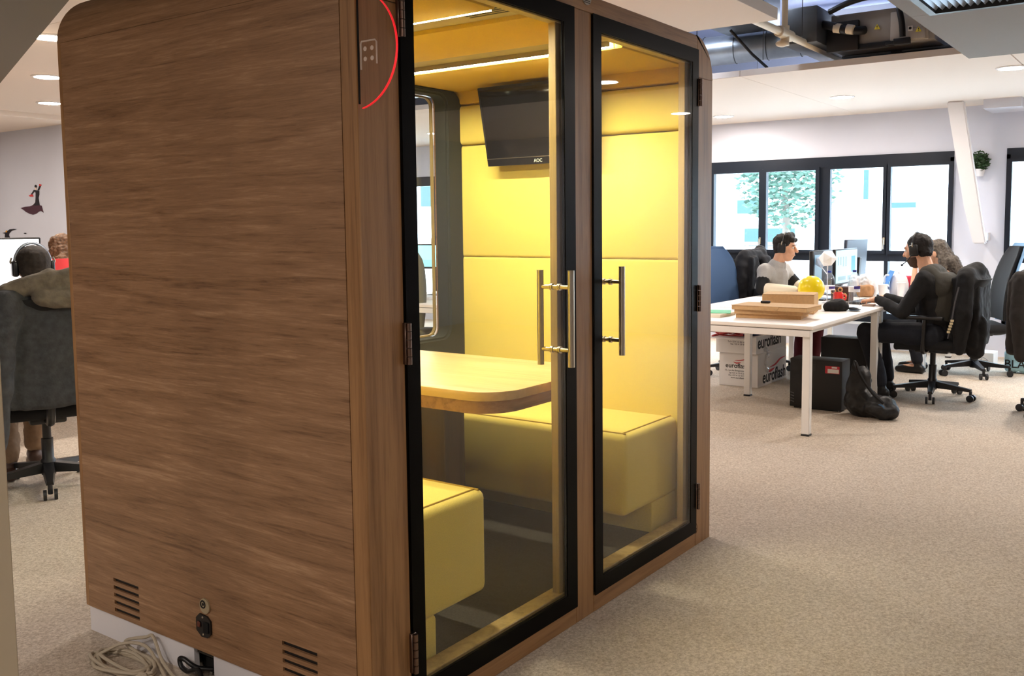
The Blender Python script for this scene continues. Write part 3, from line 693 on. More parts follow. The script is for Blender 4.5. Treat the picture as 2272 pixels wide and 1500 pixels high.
bm = NB(); cyl(bm, (1.087, -.003, 2.192), (1.087, 0, 2.192), .029, None, 32)
for v in bm.verts: v.co.z = min(v.co.z, BH-.001)
em = obj('round_sticker', bm, mat('sticker_grey', (168, 160, 146), .5), bo)
bm = NB(); cyl(bm, (1.080, -.0036, 2.190), (1.080, -.003, 2.190), .007, None, 14); cyl(bm, (1.095, -.0036, 2.190), (1.095, -.003, 2.190), .007, None, 14)
for z in (2.176, 2.170): box(bm, 1.068, 1.106, -.0034, -.003, z, z+.0022)
obj('sticker_print', bm, inkblack, em)
bm = NB(); tube(bm, [(1.972+.013*math.cos(a), -.0002, .078+.022*math.sin(a)) for a in [2*PI*k/24 for k in range(24)]], .0009, 6, True); tube(bm, [(1.966, -.0002, .078), (1.972, -.0002, .083), (1.979, -.0002, .074)], .0014, 6); obj('burnt_stamp', bm, mat('burnt_brown', (78, 44, 22), .8), bo)

# television in the booth
tv = thing('television', 'black flat television tilted down on the yellow booth wall above the table', 'television', (1.93, .78, 1.70))
TM = Matrix.Translation((1.90, .775, 1.697)) @ Matrix.Rotation(-.205, 4, 'Y')
def tvbox(x0, x1, y0, y1, z0, z1, name, m, bev=.003, par=tv):
    bm = NB(); box(bm, x0, x1, y0, y1, z0, z1, bev, 2, TM); return obj(name, bm, m, par)
tvbox(0, .03, -.30, .30, 0, .372, 'housing', blackplastic)
sc = tvbox(-.002, .0, -.287, .287, .040, .358, 'screen', mat('screen_off', (22, 21, 20), .08), .0005)
tvbox(-.003, -.0005, -.30, .30, .034, .0375, 'silver_line', steel, .0003)
tvbox(.03, .06, -.12, .12, .10, .30, 'rear_cover', blackplastic, .01)
txt('AOC', .022, mat('logo_white', (210, 220, 206), .5), TM @ basis((-.0022, .0, .017), (0, -1, 0), (0, 0, 1)), tv, 'logo')
bm = NB(); box(bm, 1.955, 1.98, .70, .85, 1.78, 2.0, .004); box(bm, 1.90, 1.97, .75, .80, 1.85, 1.95, .004); obj('wall_mount', bm, blackplastic, tv)
bm = NB(); tube(bm, smoothpath([(1.925, .72, 1.72), (1.925, .71, 1.695), (1.93, .68, 1.68), (1.935, .645, 1.682), (1.94, .62, 1.70), (1.945, .615, 1.74)], 6), .004, 8); obj('cable', bm, mat('cable_brown', (60, 44, 34), .6), tv)

# cables on the floor beside the booth
bm = NB(); rnd = random.Random(3); loop = []
for t_ in range(5*16+1):
    a = 2*PI*t_/16; k = t_/80
    rx, ry = .050+.012*math.sin(a*.37+1)+.006*k, .135+.02*math.sin(a*.23)
    loop.append((-.085+rx*math.cos(a)*1.0+.012*math.sin(a*.5), 1.055+ry*math.sin(a)-.01*k, .008+.012*k+.006*math.sin(a*2.3)))
tube(bm, loop, .0058, 8)
tube(bm, smoothpath([loop[-1], (-.03, 1.12, .045), (-.012, 1.03, .075), (-.010, .99, .085), (-.022, .93, .03), (-.035, .86, .006), (-.05, .80, .007), (-.09, .72, .007)], 7), .0055, 8)
tube(bm, smoothpath([(-.11, 1.15, .02), (-.05, 1.10, .05), (-.02, 1.02, .05), (-.035, .93, .02), (-.06, .85, .005), (-.10, .76, .007)], 7), .0055, 8)
tag(obj('cable_coil', bm, mat('cable_beige', (182, 170, 150), .6)), 'coiled beige cable lying on the carpet at the foot of the booth', 'cable')
bm = NB(); tube(bm, smoothpath([(.045, .74, .02), (.0, .775, .035), (-.012, .82, .055), (-.012, .845, .05), (-.014, .835, .028), (-.016, .80, .022), (-.02, .77, .035), (-.02, .74, .045), (-.03, .71, .035), (-.06, .66, .008), (-.12, .58, .007)], 8), .0075, 10)
tag(obj('power_cable', bm, blackplastic), 'black power cable looping out of the dark gap in the white plinth', 'cable')

# ================================================================== OFFICE CHAIRS
def arcpts(n, f): return [f(k/n) for k in range(n+1)]
def office_chair(label, fab, loc, face, arms=True, hb=1.05, wide=.46, lean=.16, rim=None, low=.52, spin=.3, backm=None):
    """built facing local +x, then moved: face = heading in degrees"""
    t = thing('office_chair', label, 'chair', (0, 0, 0))
    for k in range(5):
        a = spin+2*PI*k/5; c, s = math.cos(a), math.sin(a)
        M = Matrix.Rotation(a, 4, 'Z')
        bm = NB(); rings(bm, [[M @ Vector((x, y*w, z)) for y, z in ((-1, z0), (1, z0), (.8, z1), (-.8, z1))] for x, w, z0, z1 in ((.03, .032, .085, .14), (.17, .026, .082, .118), (.305, .018, .078, .098))])
        lg = obj('base_leg', bm, blackplastic, t)
        bm = NB()
        for sd in (-1, 1):
            p = M @ Vector((.305, sd*.017, .028)); q = M @ Vector((.305, sd*.034, .028)); cyl(bm, p, q, .028, None, 16)
        cyl(bm, M @ Vector((.300, 0, .03)), M @ Vector((.300, 0, .082)), .012, None, 8)
        obj('castor', bm, darkplastic, lg)
    bm = NB(); lathe(bm, [(.0, .07), (.036, .07), (.038, .15), (.030, .16), (.030, .27), (.022, .27), (.022, .40), (0, .40)], (0, 0, 0), 16); obj('gas_column', bm, blackplastic, t)
    bm = NB(); box(bm, -.14, .12, -.09, .09, .372, .412, .012); tube(bm, [(.02, -.08, .395), (.03, -.2, .39), (.03, -.27, .385)], .008, 6); obj('mechanism', bm, darkplastic, t)
    bm = NB(); box(bm, -.23, .25, -wide/2, wide/2, .412, .495, .036, 4)
    for v in bm.verts:
        if v.co.x > .15: v.co.z -= (v.co.x-.15)**2*3.0
        v.co.z -= .012*(1-min(1, (v.co.y/(wide/2))**2))
    obj('seat', bm, fab, t)
    # backrest: curved, tapered slab
    bm = NB(); R = []
    for i in range(15):
        u = i/14; z = low+(hb-low)*u; x = -.235-lean*u*u-.02*math.sin(u*PI)*-1; w = wide/2*(.92+.12*math.sin(u*PI)-.25*max(0, u-.72)**1.5*3); th = .035*(1-.4*u)
        if u > .9: w *= .93 if i < 14 else .80
        R.append([(x+th*math.cos(q)+.045*(abs(math.sin(q))**2), w*math.copysign(abs(math.sin(q))**.6, math.sin(q)), z) for q in [2*PI*k/20 for k in range(20)]])
    rings(bm, R); obj('backrest', bm, backm or fab, t)
    if rim:
        bm = NB(); R = []
        for i in range(15):
            u = i/14; z = low-.02+(hb-low+.05)*u; x = -.275-lean*u*u+.02*math.sin(u*PI); w = wide/2*(.97+.12*math.sin(u*PI)-.25*max(0, u-.72)**1.5*3)
            if u > .9: w *= .93 if i < 14 else .78
            R.append([(x+.016*math.cos(q)+.045*(abs(math.sin(q))**2), w*math.copysign(abs(math.sin(q))**.6, math.sin(q)), z) for q in [2*PI*k/20 for k in range(20)]])
        rings(bm, R); obj('back_shell', bm, rim, t)
    bm = NB(); tube(bm, smoothpath([(-.08, 0, .39), (-.25, 0, .40), (-.305, 0, .47), (-.30, 0, .62), (-.31, 0, .72)], 5), .022, 8); obj('back_support', bm, blackplastic, t)
    if arms:
        for sd in (-1, 1):
            y = sd*(wide/2+.045)
            bm = NB(); tube(bm, smoothpath([(.0, sd*.16, .40), (.0, y-.01*sd, .40), (.0, y, .46), (-.01, y, .655)], 5), .017, 8); box(bm, -.15, .13, y-.032, y+.032, .655, .685, .012, 3)
            obj('armrest', bm, blackplastic, t)
    t.location = loc; t.rotation_euler = (0, 0, math.radians(face))
    return t

# ================================================================== DESKS
def desk(label, x0, x1, y0, y1, z=.74, legs=None, mid=False):
    t = thing('desk', label, 'desk', ((x0+x1)/2, (y0+y1)/2, 0))
    bm = NB(); box(bm, x0, x1, y0, y1, z-.025, z, .003, 2); obj('desk_top', bm, desktop, t)
    bm = NB()
    for x in (x0+.03, x1-.03): box(bm, x-.024, x+.024, y0+.02, y1-.02, z-.075, z-.031, .003, 1)
    for y in (y0+.10, y1-.10): box(bm, x0+.05, x1-.05, y-.02, y+.02, z-.07, z-.031, .003, 1)
    obj('frame_rail', bm, deskmetal, t)
    for (x, y) in legs or [(x0+.03, y0+.04), (x1-.03, y0+.04), (x0+.03, y1-.04), (x1-.03, y1-.04)]:
        bm = NB(); box(bm, x-.026, x+.026, y-.026, y+.026, .012, z-.031, .003, 1); lg = obj('leg', bm, deskmetal, t)
        bm = NB(); box(bm, x-.028, x+.028, y-.028, y+.028, 0, .012, .002, 1); obj('foot', bm, darkplastic, lg)
    return t
desk('white bench desk with stacked cardboard boxes on it, nearest the wooden booth', 4.29, 5.97, .275, 1.60, legs=[(4.34, .325), (4.34, 1.55), (5.52, 1.225), (5.93, .325), (5.93, 1.55)])
desk('white bench desk carrying the lit monitors between the two seated men', 5.98, 7.50, .275, 1.60)
desk('white bench desk by the windows behind the seated men', 7.51, 8.72, .275, 1.60)
desk('white desk seen through the rear window of the booth', 4.35, 6.1, 3.55, 4.75)
desk('white desk at the far left in front of the man in headphones', .95, 2.55, 4.42, 5.30)

# ------------------------------------------------------------------ monitors
def monitor(label, c, face, w, h, scr, tilt=0, z0=.74, ui=None, back=None, stand=True):
    """c = (x,y,z of lower screen edge); face = heading of the screen normal"""
    t = thing('monitor', label, 'monitor', (c[0], c[1], z0))
    M = Matrix.Translation(c) @ Matrix.Rotation(math.radians(face), 4, 'Z') @ Matrix.Rotation(-tilt, 4, 'Y')
    def part(x0, x1, y0, y1, a, b, name, m, bev=.003, par=t):
        bm = NB(); box(bm, x0, x1, y0, y1, a, b, bev, 1, M); return obj(name, bm, m, par)
    hs = part(-.035, 0, -w/2-.012, w/2+.012, -.02, h+.012, 'housing', back or blackplastic, .006)
    sn = part(0, .002, -w/2, w/2, 0, h, 'screen', scr, .0004)
    if ui:
        for (y0, y1, a, b, m) in ui: part(.002, .003, -w/2+w*y0, -w/2+w*y1, h*a, h*b, 'window_tile', m, 0, sn)
    if stand:
        bm = NB(); box(bm, -.075, -.04, -.03, .03, z0-c[2]+.01, h*.5, .006, 1, M); box(bm, -.16, .06, -.11, .11, z0-c[2]+.0005, z0-c[2]+.014, .004, 1, M); obj('stand', bm, blackplastic, t)
    return t
scrblue = mat('screen_pale_blue', (150, 190, 200), .4, emit=.55)
uidark = mat('ui_blue', (54, 132, 176), .4, emit=.5); uigrey = mat('ui_grey', (118, 150, 160), .4, emit=.4)
scrwhite = mat('screen_white', (252, 252, 255), .4, emit=1.4); scrcyan = mat('screen_cyan', (150, 226, 236), .4, emit=1.1)
scrdim = mat('screen_dim', (120, 150, 166), .3, emit=.35)
monitor('black monitor with a lit pale blue screen in front of the man in black', (7.06, .90, .865), -90, .64, .298, scrblue, 0,
        ui=[(.72, .90, .30, .80, uidark), (.08, .12, .55, .8, uigrey), (.2, .24, .55, .8, uigrey), (.32, .36, .5, .8, uigrey), (.44, .48, .5, .8, uigrey), (.1, .45, .08, .2, uigrey), (.55, .9, .06, .2, uigrey)])
monitor('black monitor turned half dark, left of the lit one, behind the white paper ball', (6.43, .915, .865), -92, .46, .30, blackplastic, 0, ui=[(.05, .42, .04, .92, scrdim)])
monitor('dark monitor seen from the back, behind the lit screen near the windows', (7.78, 1.06, .91), 88, .60, .33, scrwhite, .05, back=mat('monitor_back', (58, 68, 86), .4))
monitor('large monitor with a white screen in front of the man at the far left', (1.235, 4.855, .93), -112, .76, .42, scrwhite, .0)
monitor('small monitor with a cyan screen seen through the rear window of the booth', (5.22, 4.30, 1.02), -165, .46, .21, scrcyan, 0, ui=[(.0, 1, .0, .33, mat('ui_cyan', (140, 214, 226), .4, emit=.9))])

# ------------------------------------------------------------------ chairs
office_chair('black office chair with armrests under the man in the black sweater', chairfab, (6.22, -.06, 0), 86, True, .97, spin=.55)
office_chair('high-backed dark chair with a light blue shell, right of the hung black jacket', chairfab, (7.62, -.12, 0), 114, False, 1.19, .46, .13, rim=chairlight, spin=.35)
office_chair('blue high-backed chair directly beside the right edge of the booth', chairnavy, (6.52, 1.72, 0), -100, False, 1.17, .50, .08, rim=chairblue, backm=chairblue)
office_chair('black office chair under the man in the grey T-shirt', chairfab, (6.93, 1.70, 0), -100, False, 1.06, .42)
office_chair('black office chair at the far left with a grey hooded coat over it', chairfab, (.905, 3.40, 0), 68, False, 1.06, .44, spin=.55)
office_chair('red-backed office chair at the far left, under the brown-haired woman', mat('chair_red_fabric', (214, 62, 66), .85), (1.97, 5.5, 0), 72, False, 1.20, .50)
office_chair('olive grey office chair seen through the rear window of the booth', chairolive, (4.55, 4.12, 0), 28, False, 1.23, .46, .05)
office_chair('dark office chair cut off by the right edge of the picture', chairfab, (5.9, -1.03, 0), -90, False, 1.0, .42, .05)

# ================================================================== PEOPLE
def person(label, O, ang, J, cl, hair, look=0, beard=False, headset=None, nod=0, loc=None, detail=.0048, shorthair=True):
    """O floor point under the pelvis, ang heading in degrees; J joints as (forward, left, up)"""
    A = math.radians(ang); f, l = Vector((math.cos(A), math.sin(A), 0)), Vector((-math.sin(A), math.cos(A), 0)); O = Vector(O)
    w = lambda p: O+f*p[0]+l*p[1]+Vector((0, 0, p[2]))
    P = {k: w(v) for k, v in J.items()}
    t = thing('person', label, 'person', (O.x, O.y, 0))
    h = P['head']; LA = A+math.radians(look)
    hf = Vector((math.cos(LA)*math.cos(nod), math.sin(LA)*math.cos(nod), -math.sin(nod))); hl = Vector((-math.sin(LA), math.cos(LA), 0)); hu = hf.cross(hl)
    rot = Matrix((hf, hl, hu)).transposed()
    H = lambda a, b, c: h+hf*a+hl*b+hu*c
    body = [('e', H(-.008, 0, .03), (.098, .077, .096), rot), ('e', H(.03, 0, -.045), (.066, .056, .078), rot), ('c', H(.055, 0, -.103), H(.03, 0, -.10), .022, .034),
            ('c', H(.094, 0, .012), H(.116, 0, -.030), .010, .015), ('c', H(.080, -.035, .026), H(.080, .035, .026), .016, .016),
            ('e', H(.066, .036, -.028), (.028, .024, .03), rot), ('e', H(.066, -.036, -.028), (.028, .024, .03), rot),
            ('c', H(.088, -.018, -.066), H(.088, .018, -.066), .0085, .0085), ('e', H(-.012, .079, -.005), (.020, .009, .033), rot), ('e', H(-.012, -.079, -.005), (.020, .009, .033), rot),
            ('c', H(-.03, 0, -.05), P['neck'], .056, .060)]
    sh = [P['shl'], P['shr']]; hip = [P['pelvis']+l*.1, P['pelvis']-l*.1]
    body += [('c', P['neck'], P['chest'], .065, .12), ('c', P['chest'], P['pelvis'], .12, .13), ('c', sh[0], P['chest'], .055, .09), ('c', sh[1], P['chest'], .055, .09)]
    def hand(wr, tip, side):
        d = (tip-wr).normalized(); up = Vector((0, 0, 1)); sd = d.cross(up).normalized(); up = sd.cross(d); out = []
        pal = wr+d*.085
        out.append(('c', wr, wr+d*.03, .026, .027))
        for k in (-1.5, -.5, .5, 1.5): out.append(('c', wr+d*.02+sd*k*.010, pal+sd*k*.0205, .017, .0125))
        for k, L in ((-1.5, .062), (-.5, .076), (.5, .080), (1.5, .068)):
            b = pal+sd*k*.0205*1.1; m = b+d*L*.55+sd*k*.002+up*.006; e = m+d*L*.38-up*.028
            out += [('c', b, m, .0085, .0078), ('c', m, e, .0078, .0065)]
        b = wr+d*.03+sd*side*.028; m = b+d*.04+sd*side*.025-up*.006; out += [('c', b, m, .013, .010), ('c', m, m+d*.034+sd*side*.006-up*.01, .0095, .0075)]
        return out
    for s, a in (('l', 1), ('r', -1)):
        if 'el'+s in P:
            body += [('c', P['sh'+s], P['el'+s], .048, .038), ('c', P['el'+s], P['wr'+s], .038, .025)]
            body += hand(P['wr'+s], P['hd'+s], 1 if s == 'l' else -1)
        if 'kn'+s in P:
            hp = P['pelvis']+l*.1*a; body += [('c', hp, P['kn'+s], .085, .055), ('c', P['kn'+s], P['an'+s], .055, .036), ('c', P['an'+s]-Vector((0, 0, .03)), P['to'+s], .034, .03)]
    obj_ = blob('body', body, skin, t, detail, 3)
    for s in (-1, 1):
        bm = NB(); sph(bm, H(.0835, s*.033, .004), (.0115, .0145, .010), 12, rot); e = obj('eye', bm, mat('eye_white', (232, 228, 222), .3), t)
        bm = NB(); sph(bm, H(.0925, s*.0335, .004), (.004, .0065, .0065), 10, rot); obj('iris', bm, mat('iris_dark', (34, 24, 20), .2), e)
        bm = NB(); tube(bm, smoothpath([H(.094, s*.014, .026), H(.096, s*.032, .031), H(.082, s*.052, .026)], 4), [.003]*9 if False else .0036, 6); obj('eyebrow', bm, hairdark, t)
    bm = NB(); tube(bm, smoothpath([H(.088, -.022, -.066), H(.0985, 0, -.064), H(.088, .022, -.066)], 4), .0042, 6); obj('mouth', bm, mat('lips', (170, 100, 90), .5), t)
    hair(t, H, rot)
    if beard:
        blob('beard', [('e', H(.034, 0, -.066), (.066, .060, .064), rot), ('c', H(.058, 0, -.108), H(.03, 0, -.105), .026, .038)], mat('beard_stubble', (92, 70, 58), .9, var=.3, vs=200), t, .006, 2, cut=[(H(0, 0, -.052), hu)])
    if headset: headset(t, H, rot)
    for c in cl: c(t, P, w, l, f)
    return t
# clothing builders
def garment(name, m, spec, vox=.0085, folds=.006, fs=9, smooth=4, cut=None):
    def go(t, P, w, l, f):
        parts = []
        for q in spec:
            a = P[q[0]] if isinstance(q[0], str) else w(q[0]); b = P[q[1]] if isinstance(q[1], str) else w(q[1])
            if len(q) > 4: a, b = a.lerp(b, q[4]), a.lerp(b, q[5])
            parts.append(('c', a, b, q[2], q[3]))
        blob(name, parts, m, t, vox, smooth, folds, fs, cut=[(w(c), f*n[0]+l*n[1]+Vector((0, 0, n[2]))) for c, n in cut] if cut else None)
    return go
def shoes(m):
    def go(t, P, w, l, f):
        for s in 'lr':
            d = P['to'+s]-P['an'+s]; d.z = 0; d.normalize(); a = P['an'+s]; g = lambda p, z: Vector((p.x, p.y, z))
            blob('shoe', [('c', g(a-d*.03, .042), g(a+d*.10, .038), .042, .040), ('c', g(a+d*.10, .038), g(a+d*.18, .033), .040, .031), ('c', g(a, .05), g(a, .10), .040, .040)], m, t, .008, 3, cut=[((a.x, a.y, .002), (0, 0, -1))] and None)
    return go
def shorthair(m, fringe=.0):
    def go(t, H, rot):
        parts = [('e', H(-.020, 0, .046), (.103, .088, .090), rot), ('e', H(-.055, 0, .0), (.060, .080, .072), rot), ('c', H(-.04, .072, .0), H(-.02, .074, .03), .018, .02), ('c', H(-.04, -.072, .0), H(-.02, -.074, .03), .018, .02)]
        if fringe: parts += [('c', H(.07, -.045, .085), H(.085, .035, .075), .026, .022), ('c', H(.03, -.05, .11), H(.04, .05, .115), .035, .035)]
        blob('hair', parts, m, t, .006, 2, .006, 40)
    return go
def headset(m, mic=True, bandm=None):
    def go(t, H, rot):
        hs = NB(); tube(hs, smoothpath([H(-.005, .094*math.cos(a), .02+.122*math.sin(a)) for a in [PI*k/10 for k in range(11)]], 3), .0085, 8); band = obj('headset_band', hs, bandm or m, t)
        for s in (-1, 1):
            b = NB(); box(b, -.036, .036, -.017, .017, -.046, .046, .014, 3, Matrix.Translation(H(-.008, s*.093, -.002)) @ rot.to_4x4()); cup = obj('headset_cup', b, m, t)
            b = NB(); tube(b, smoothpath([H(-.008, s*.112, .028), H(-.008, s*.114, .04), H(-.006, s*.106, .06)], 4), .005, 6); obj('cup_slider', b, steel, cup)
        if mic:
            b = NB(); tube(b, smoothpath([H(.0, .108, -.03), H(.05, .098, -.075), H(.11, .07, -.105)], 5), .0045, 6); sph(b, H(.112, .068, -.106), .010, 8); obj('headset_microphone', b, m, t)
    return go

# --- man in the black sweater, right
JR = dict(pelvis=(0, 0, .53), chest=(.03, 0, .84), neck=(.095, 0, 1.045), head=(.165, 0, 1.19), shl=(.055, .185, .965), shr=(.075, -.185, .965),
          ell=(.20, .235, .70), elr=(.24, -.22, .71), wrl=(.44, .11, .79), wrr=(.47, -.18, .785), hdl=(.60, .06, .765), hdr=(.63, -.16, .765),
          knl=(.50, .20, .53), knr=(.50, -.12, .53), anl=(.37, .19, .10), anr=(.42, -.12, .10), tol=(.53, .19, .035), tor=(.58, -.12, .035))
person('man in a black sweater with grey shoulders and headset, typing at the desk', (6.16, -.10, 0), 86, JR, [
    garment('sweater', blackcloth, [('neck', 'chest', .085, .150, .35, 1), ('chest', 'pelvis', .150, .150), ('shl', 'chest', .075, .14), ('shr', 'chest', .075, .14),
        ('shl', 'ell', .068, .056), ('ell', 'wrl', .056, .040, 0, .96), ('shr', 'elr', .068, .056), ('elr', 'wrr', .056, .040, 0, .96)], folds=.010),
    garment('shoulder_panel', greycloth, [((.05, .10, 1.0), (-.055, .11, .90), .078, .07), ((.05, -.10, 1.0), (-.055, -.11, .90), .078, .07), ((.04, .06, 1.015), (.04, -.06, 1.015), .070, .070), ((-.05, .07, .92), (-.05, -.07, .92), .10, .10), ((-.07, .04, .84), (-.05, .03, .72), .10, .12), ((-.07, -.04, .84), (-.05, -.03, .72), .10, .12)], folds=.004),
    garment('trousers', jeans, [('pelvis', (.05, 0, .56), .155, .13), ((0, .1, .53), 'knl', .105, .075), ((0, -.1, .53), 'knr', .105, .075), ('knl', 'anl', .075, .058, 0, .93), ('knr', 'anr', .075, .058, 0, .93)], folds=.008),
    shoes(blackplastic)], shorthair(hairdark, 0), look=-8, beard=True, headset=headset(blackplastic, True, darkplastic), nod=.12)
# --- man in the grey T-shirt, left of the desk
JL = dict(pelvis=(-.02, 0, .52), chest=(.05, 0, .83), neck=(.115, 0, 1.035), head=(.185, 0, 1.185), shl=(.06, .19, .965), shr=(.08, -.19, .965),
          ell=(.17, .27, .81), elr=(.10, -.28, .81), wrl=(.40, .13, .80), wrr=(.37, -.12, .795), hdl=(.55, .05, .765), hdr=(.51, -.02, .765),
          knl=(.46, .14, .52), knr=(.46, -.13, .52), anl=(.42, .14, .10), anr=(.42, -.13, .10), tol=(.58, .14, .035), tor=(.58, -.13, .035))
person('man in a grey T-shirt with dark hair and headphones, facing right behind the desk', (6.93, 1.62, 0), -98, JL, [
    garment('shirt', heather, [('neck', 'chest', .088, .150, .16, 1), ('neck', 'chest', .14, .150, .62, 1), ('chest', (.03, 0, .78), .150, .15), ('shl', 'chest', .080, .13), ('shr', 'chest', .080, .13), ('shl', 'ell', .075, .066, 0, .42), ('shr', 'elr', .075, .066, 0, .42)], folds=.007),
    garment('shirt_band', blackcloth, [((.03, 0, .765), 'pelvis', .152, .150), ('shl', 'ell', .064, .058, .42, 1), ('shr', 'elr', .064, .058, .42, 1)], folds=.007),
    garment('sleeve', creamcloth, [('elr', 'wrr', .057, .040, .12, .93)], folds=.003), garment('sleeve', creamcloth, [('ell', 'wrl', .057, .040, .12, .93)], folds=.003),
    garment('trousers', maroon, [('pelvis', (.05, 0, .56), .15, .13), ((0, .1, .52), 'knl', .105, .075), ((0, -.1, .52), 'knr', .105, .075), ('knl', 'anl', .075, .058, 0, .93), ('knr', 'anr', .075, .058, 0, .93)], folds=.008),
    shoes(blackplastic)], shorthair(hairdark, 1), look=14, headset=headset(blackplastic, False, darkplastic), nod=.06, beard=False)
# --- woman behind the man in black
def longhair(m):
    def go(t, H, rot):
        blob('hair', [('e', H(-.020, 0, .040), (.102, .088, .090), rot), ('c', H(-.06, 0, .0), H(-.12, 0, -.11), .078, .070), ('c', H(-.13, .02, -.10), H(-.19, .0, -.22), .075, .055), ('c', H(-.06, .06, .0), H(-.08, .08, -.16), .035, .03), ('c', H(-.06, -.06, .0), H(-.08, -.08, -.16), .035, .03)], m, t, .007, 2, .014, 26)
    return go
JW = dict(pelvis=(0, 0, .52), chest=(.10, 0, .79), neck=(.18, 0, .985), head=(.26, 0, 1.125), shl=(.12, .17, .90), shr=(.14, -.17, .90),
          ell=(.42, .10, .775), elr=(.30, -.2, .77), wrl=(.43, .03, .99), wrr=(.50, -.10, .79), hdl=(.40, .0, 1.12), hdr=(.64, -.06, .765),
          knl=(.44, .12, .52), knr=(.44, -.12, .52), anl=(.36, .12, .10), anr=(.40, -.12, .10), tol=(.52, .12, .035), tor=(.56, -.12, .035))
person('woman with long grey-brown hair, chin on her fist, behind the man in black', (7.55, -.03, 0), 88, JW, [
    garment('blouse', navy, [('neck', 'chest', .078, .135, .35, 1), ('chest', 'pelvis', .135, .15), ('shl', 'chest', .068, .12), ('shr', 'chest', .068, .12), ('shl', 'ell', .060, .054), ('shr', 'elr', .060, .05), ('elr', 'wrr', .05, .04, 0, .9), ('ell', 'wrl', .052, .045, 0, .12)], folds=.007),
    garment('trousers', jeans, [('pelvis', (.05, 0, .56), .15, .13), ((0, .1, .52), 'knl', .10, .07), ((0, -.1, .52), 'knr', .10, .07), ('knl', 'anl', .07, .055, 0, .93), ('knr', 'anr', .07, .055, 0, .93)], folds=.006),
    shoes(blackplastic)], longhair(hairgrey), look=0, nod=.15)
# --- man at the far left, from behind
def cropped(m):
    def go(t, H, rot):
        blob('hair', [('e', H(-.020, 0, .040), (.104, .090, .092), rot), ('e', H(-.05, 0, -.005), (.064, .082, .075), rot)], m, t, .006, 2, .003, 40)
    return go
JF = dict(pelvis=(0, 0, .52), chest=(.06, 0, .82), neck=(.13, 0, 1.05), head=(.20, .02, 1.195), shl=(.08, .185, .97), shr=(.08, -.185, .97),
          ell=(.24, .26, .74), elr=(.24, -.25, .74), wrl=(.50, .15, .79), wrr=(.50, -.15, .79), hdl=(.64, .11, .765), hdr=(.64, -.11, .765),
          knl=(.40, .22, .53), knr=(.46, .02, .53), anl=(.10, .20, .12), anr=(.50, .04, .10), tol=(.26, .22, .035), tor=(.66, .04, .035))
person('man in headphones with cropped dark hair seen from behind at the far left', (.985, 3.53, 0), 68, JF, [
    garment('shirt', navy, [('neck', 'chest', .082, .145, .35, 1), ('chest', 'pelvis', .145, .15), ('shl', 'chest', .072, .13), ('shr', 'chest', .072, .13), ('shl', 'ell', .064, .054), ('ell', 'wrl', .052, .04, 0, .95), ('shr', 'elr', .064, .054), ('elr', 'wrr', .052, .04, 0, .95)]),
    garment('trousers', khaki, [('pelvis', (.05, 0, .56), .15, .13), ((0, .1, .52), 'knl', .105, .08), ((0, -.1, .52), 'knr', .105, .08), ('knl', 'anl', .08, .066, 0, .93), ('knr', 'anr', .075, .06, 0, .93)], folds=.010, fs=14),
    shoes(mat('brown_leather', (62, 40, 32), .5))], cropped(mat('hair_cropped', (44, 36, 30), .8, var=.4, vs=60)), headset=headset(mat('headset_dark', (24, 26, 34), .3), False, mat('headset_silver', (150, 160, 180), .3, metal=.6)), look=8)
JB = dict(pelvis=(0, 0, .55), chest=(.05, 0, .88), neck=(.09, 0, 1.10), head=(.13, 0, 1.255), shl=(.06, .17, 1.02), shr=(.06, -.17, 1.02),
          ell=(.22, .24, .74), elr=(.22, -.24, .74), wrl=(.42, .14, .80), wrr=(.42, -.14, .80), hdl=(.56, .1, .78), hdr=(.56, -.1, .78),
          knl=(.44, .12, .50), knr=(.44, -.12, .50), anl=(.40, .12, .10), anr=(.40, -.12, .10), tol=(.56, .12, .035), tor=(.56, -.12, .035))
person('brown-haired woman on the red chair at the far left', (2.14, 5.42, 0), 72, JB, [
    garment('blouse', navy, [('neck', 'chest', .078, .135, .35, 1), ('chest', 'pelvis', .135, .15), ('shl', 'chest', .068, .12), ('shr', 'chest', .068, .12), ('shl', 'ell', .060, .05), ('ell', 'wrl', .05, .04, 0, .9), ('shr', 'elr', .060, .05), ('elr', 'wrr', .05, .04, 0, .9)]),
    garment('trousers', jeans, [('pelvis', (.05, 0, .54), .15, .13), ((0, .1, .50), 'knl', .10, .07), ((0, -.1, .50), 'knr', .10, .07), ('knl', 'anl', .07, .055, 0, .93), ('knr', 'anr', .07, .055, 0, .93)]),
    shoes(blackplastic)], longhair(hairbrown))

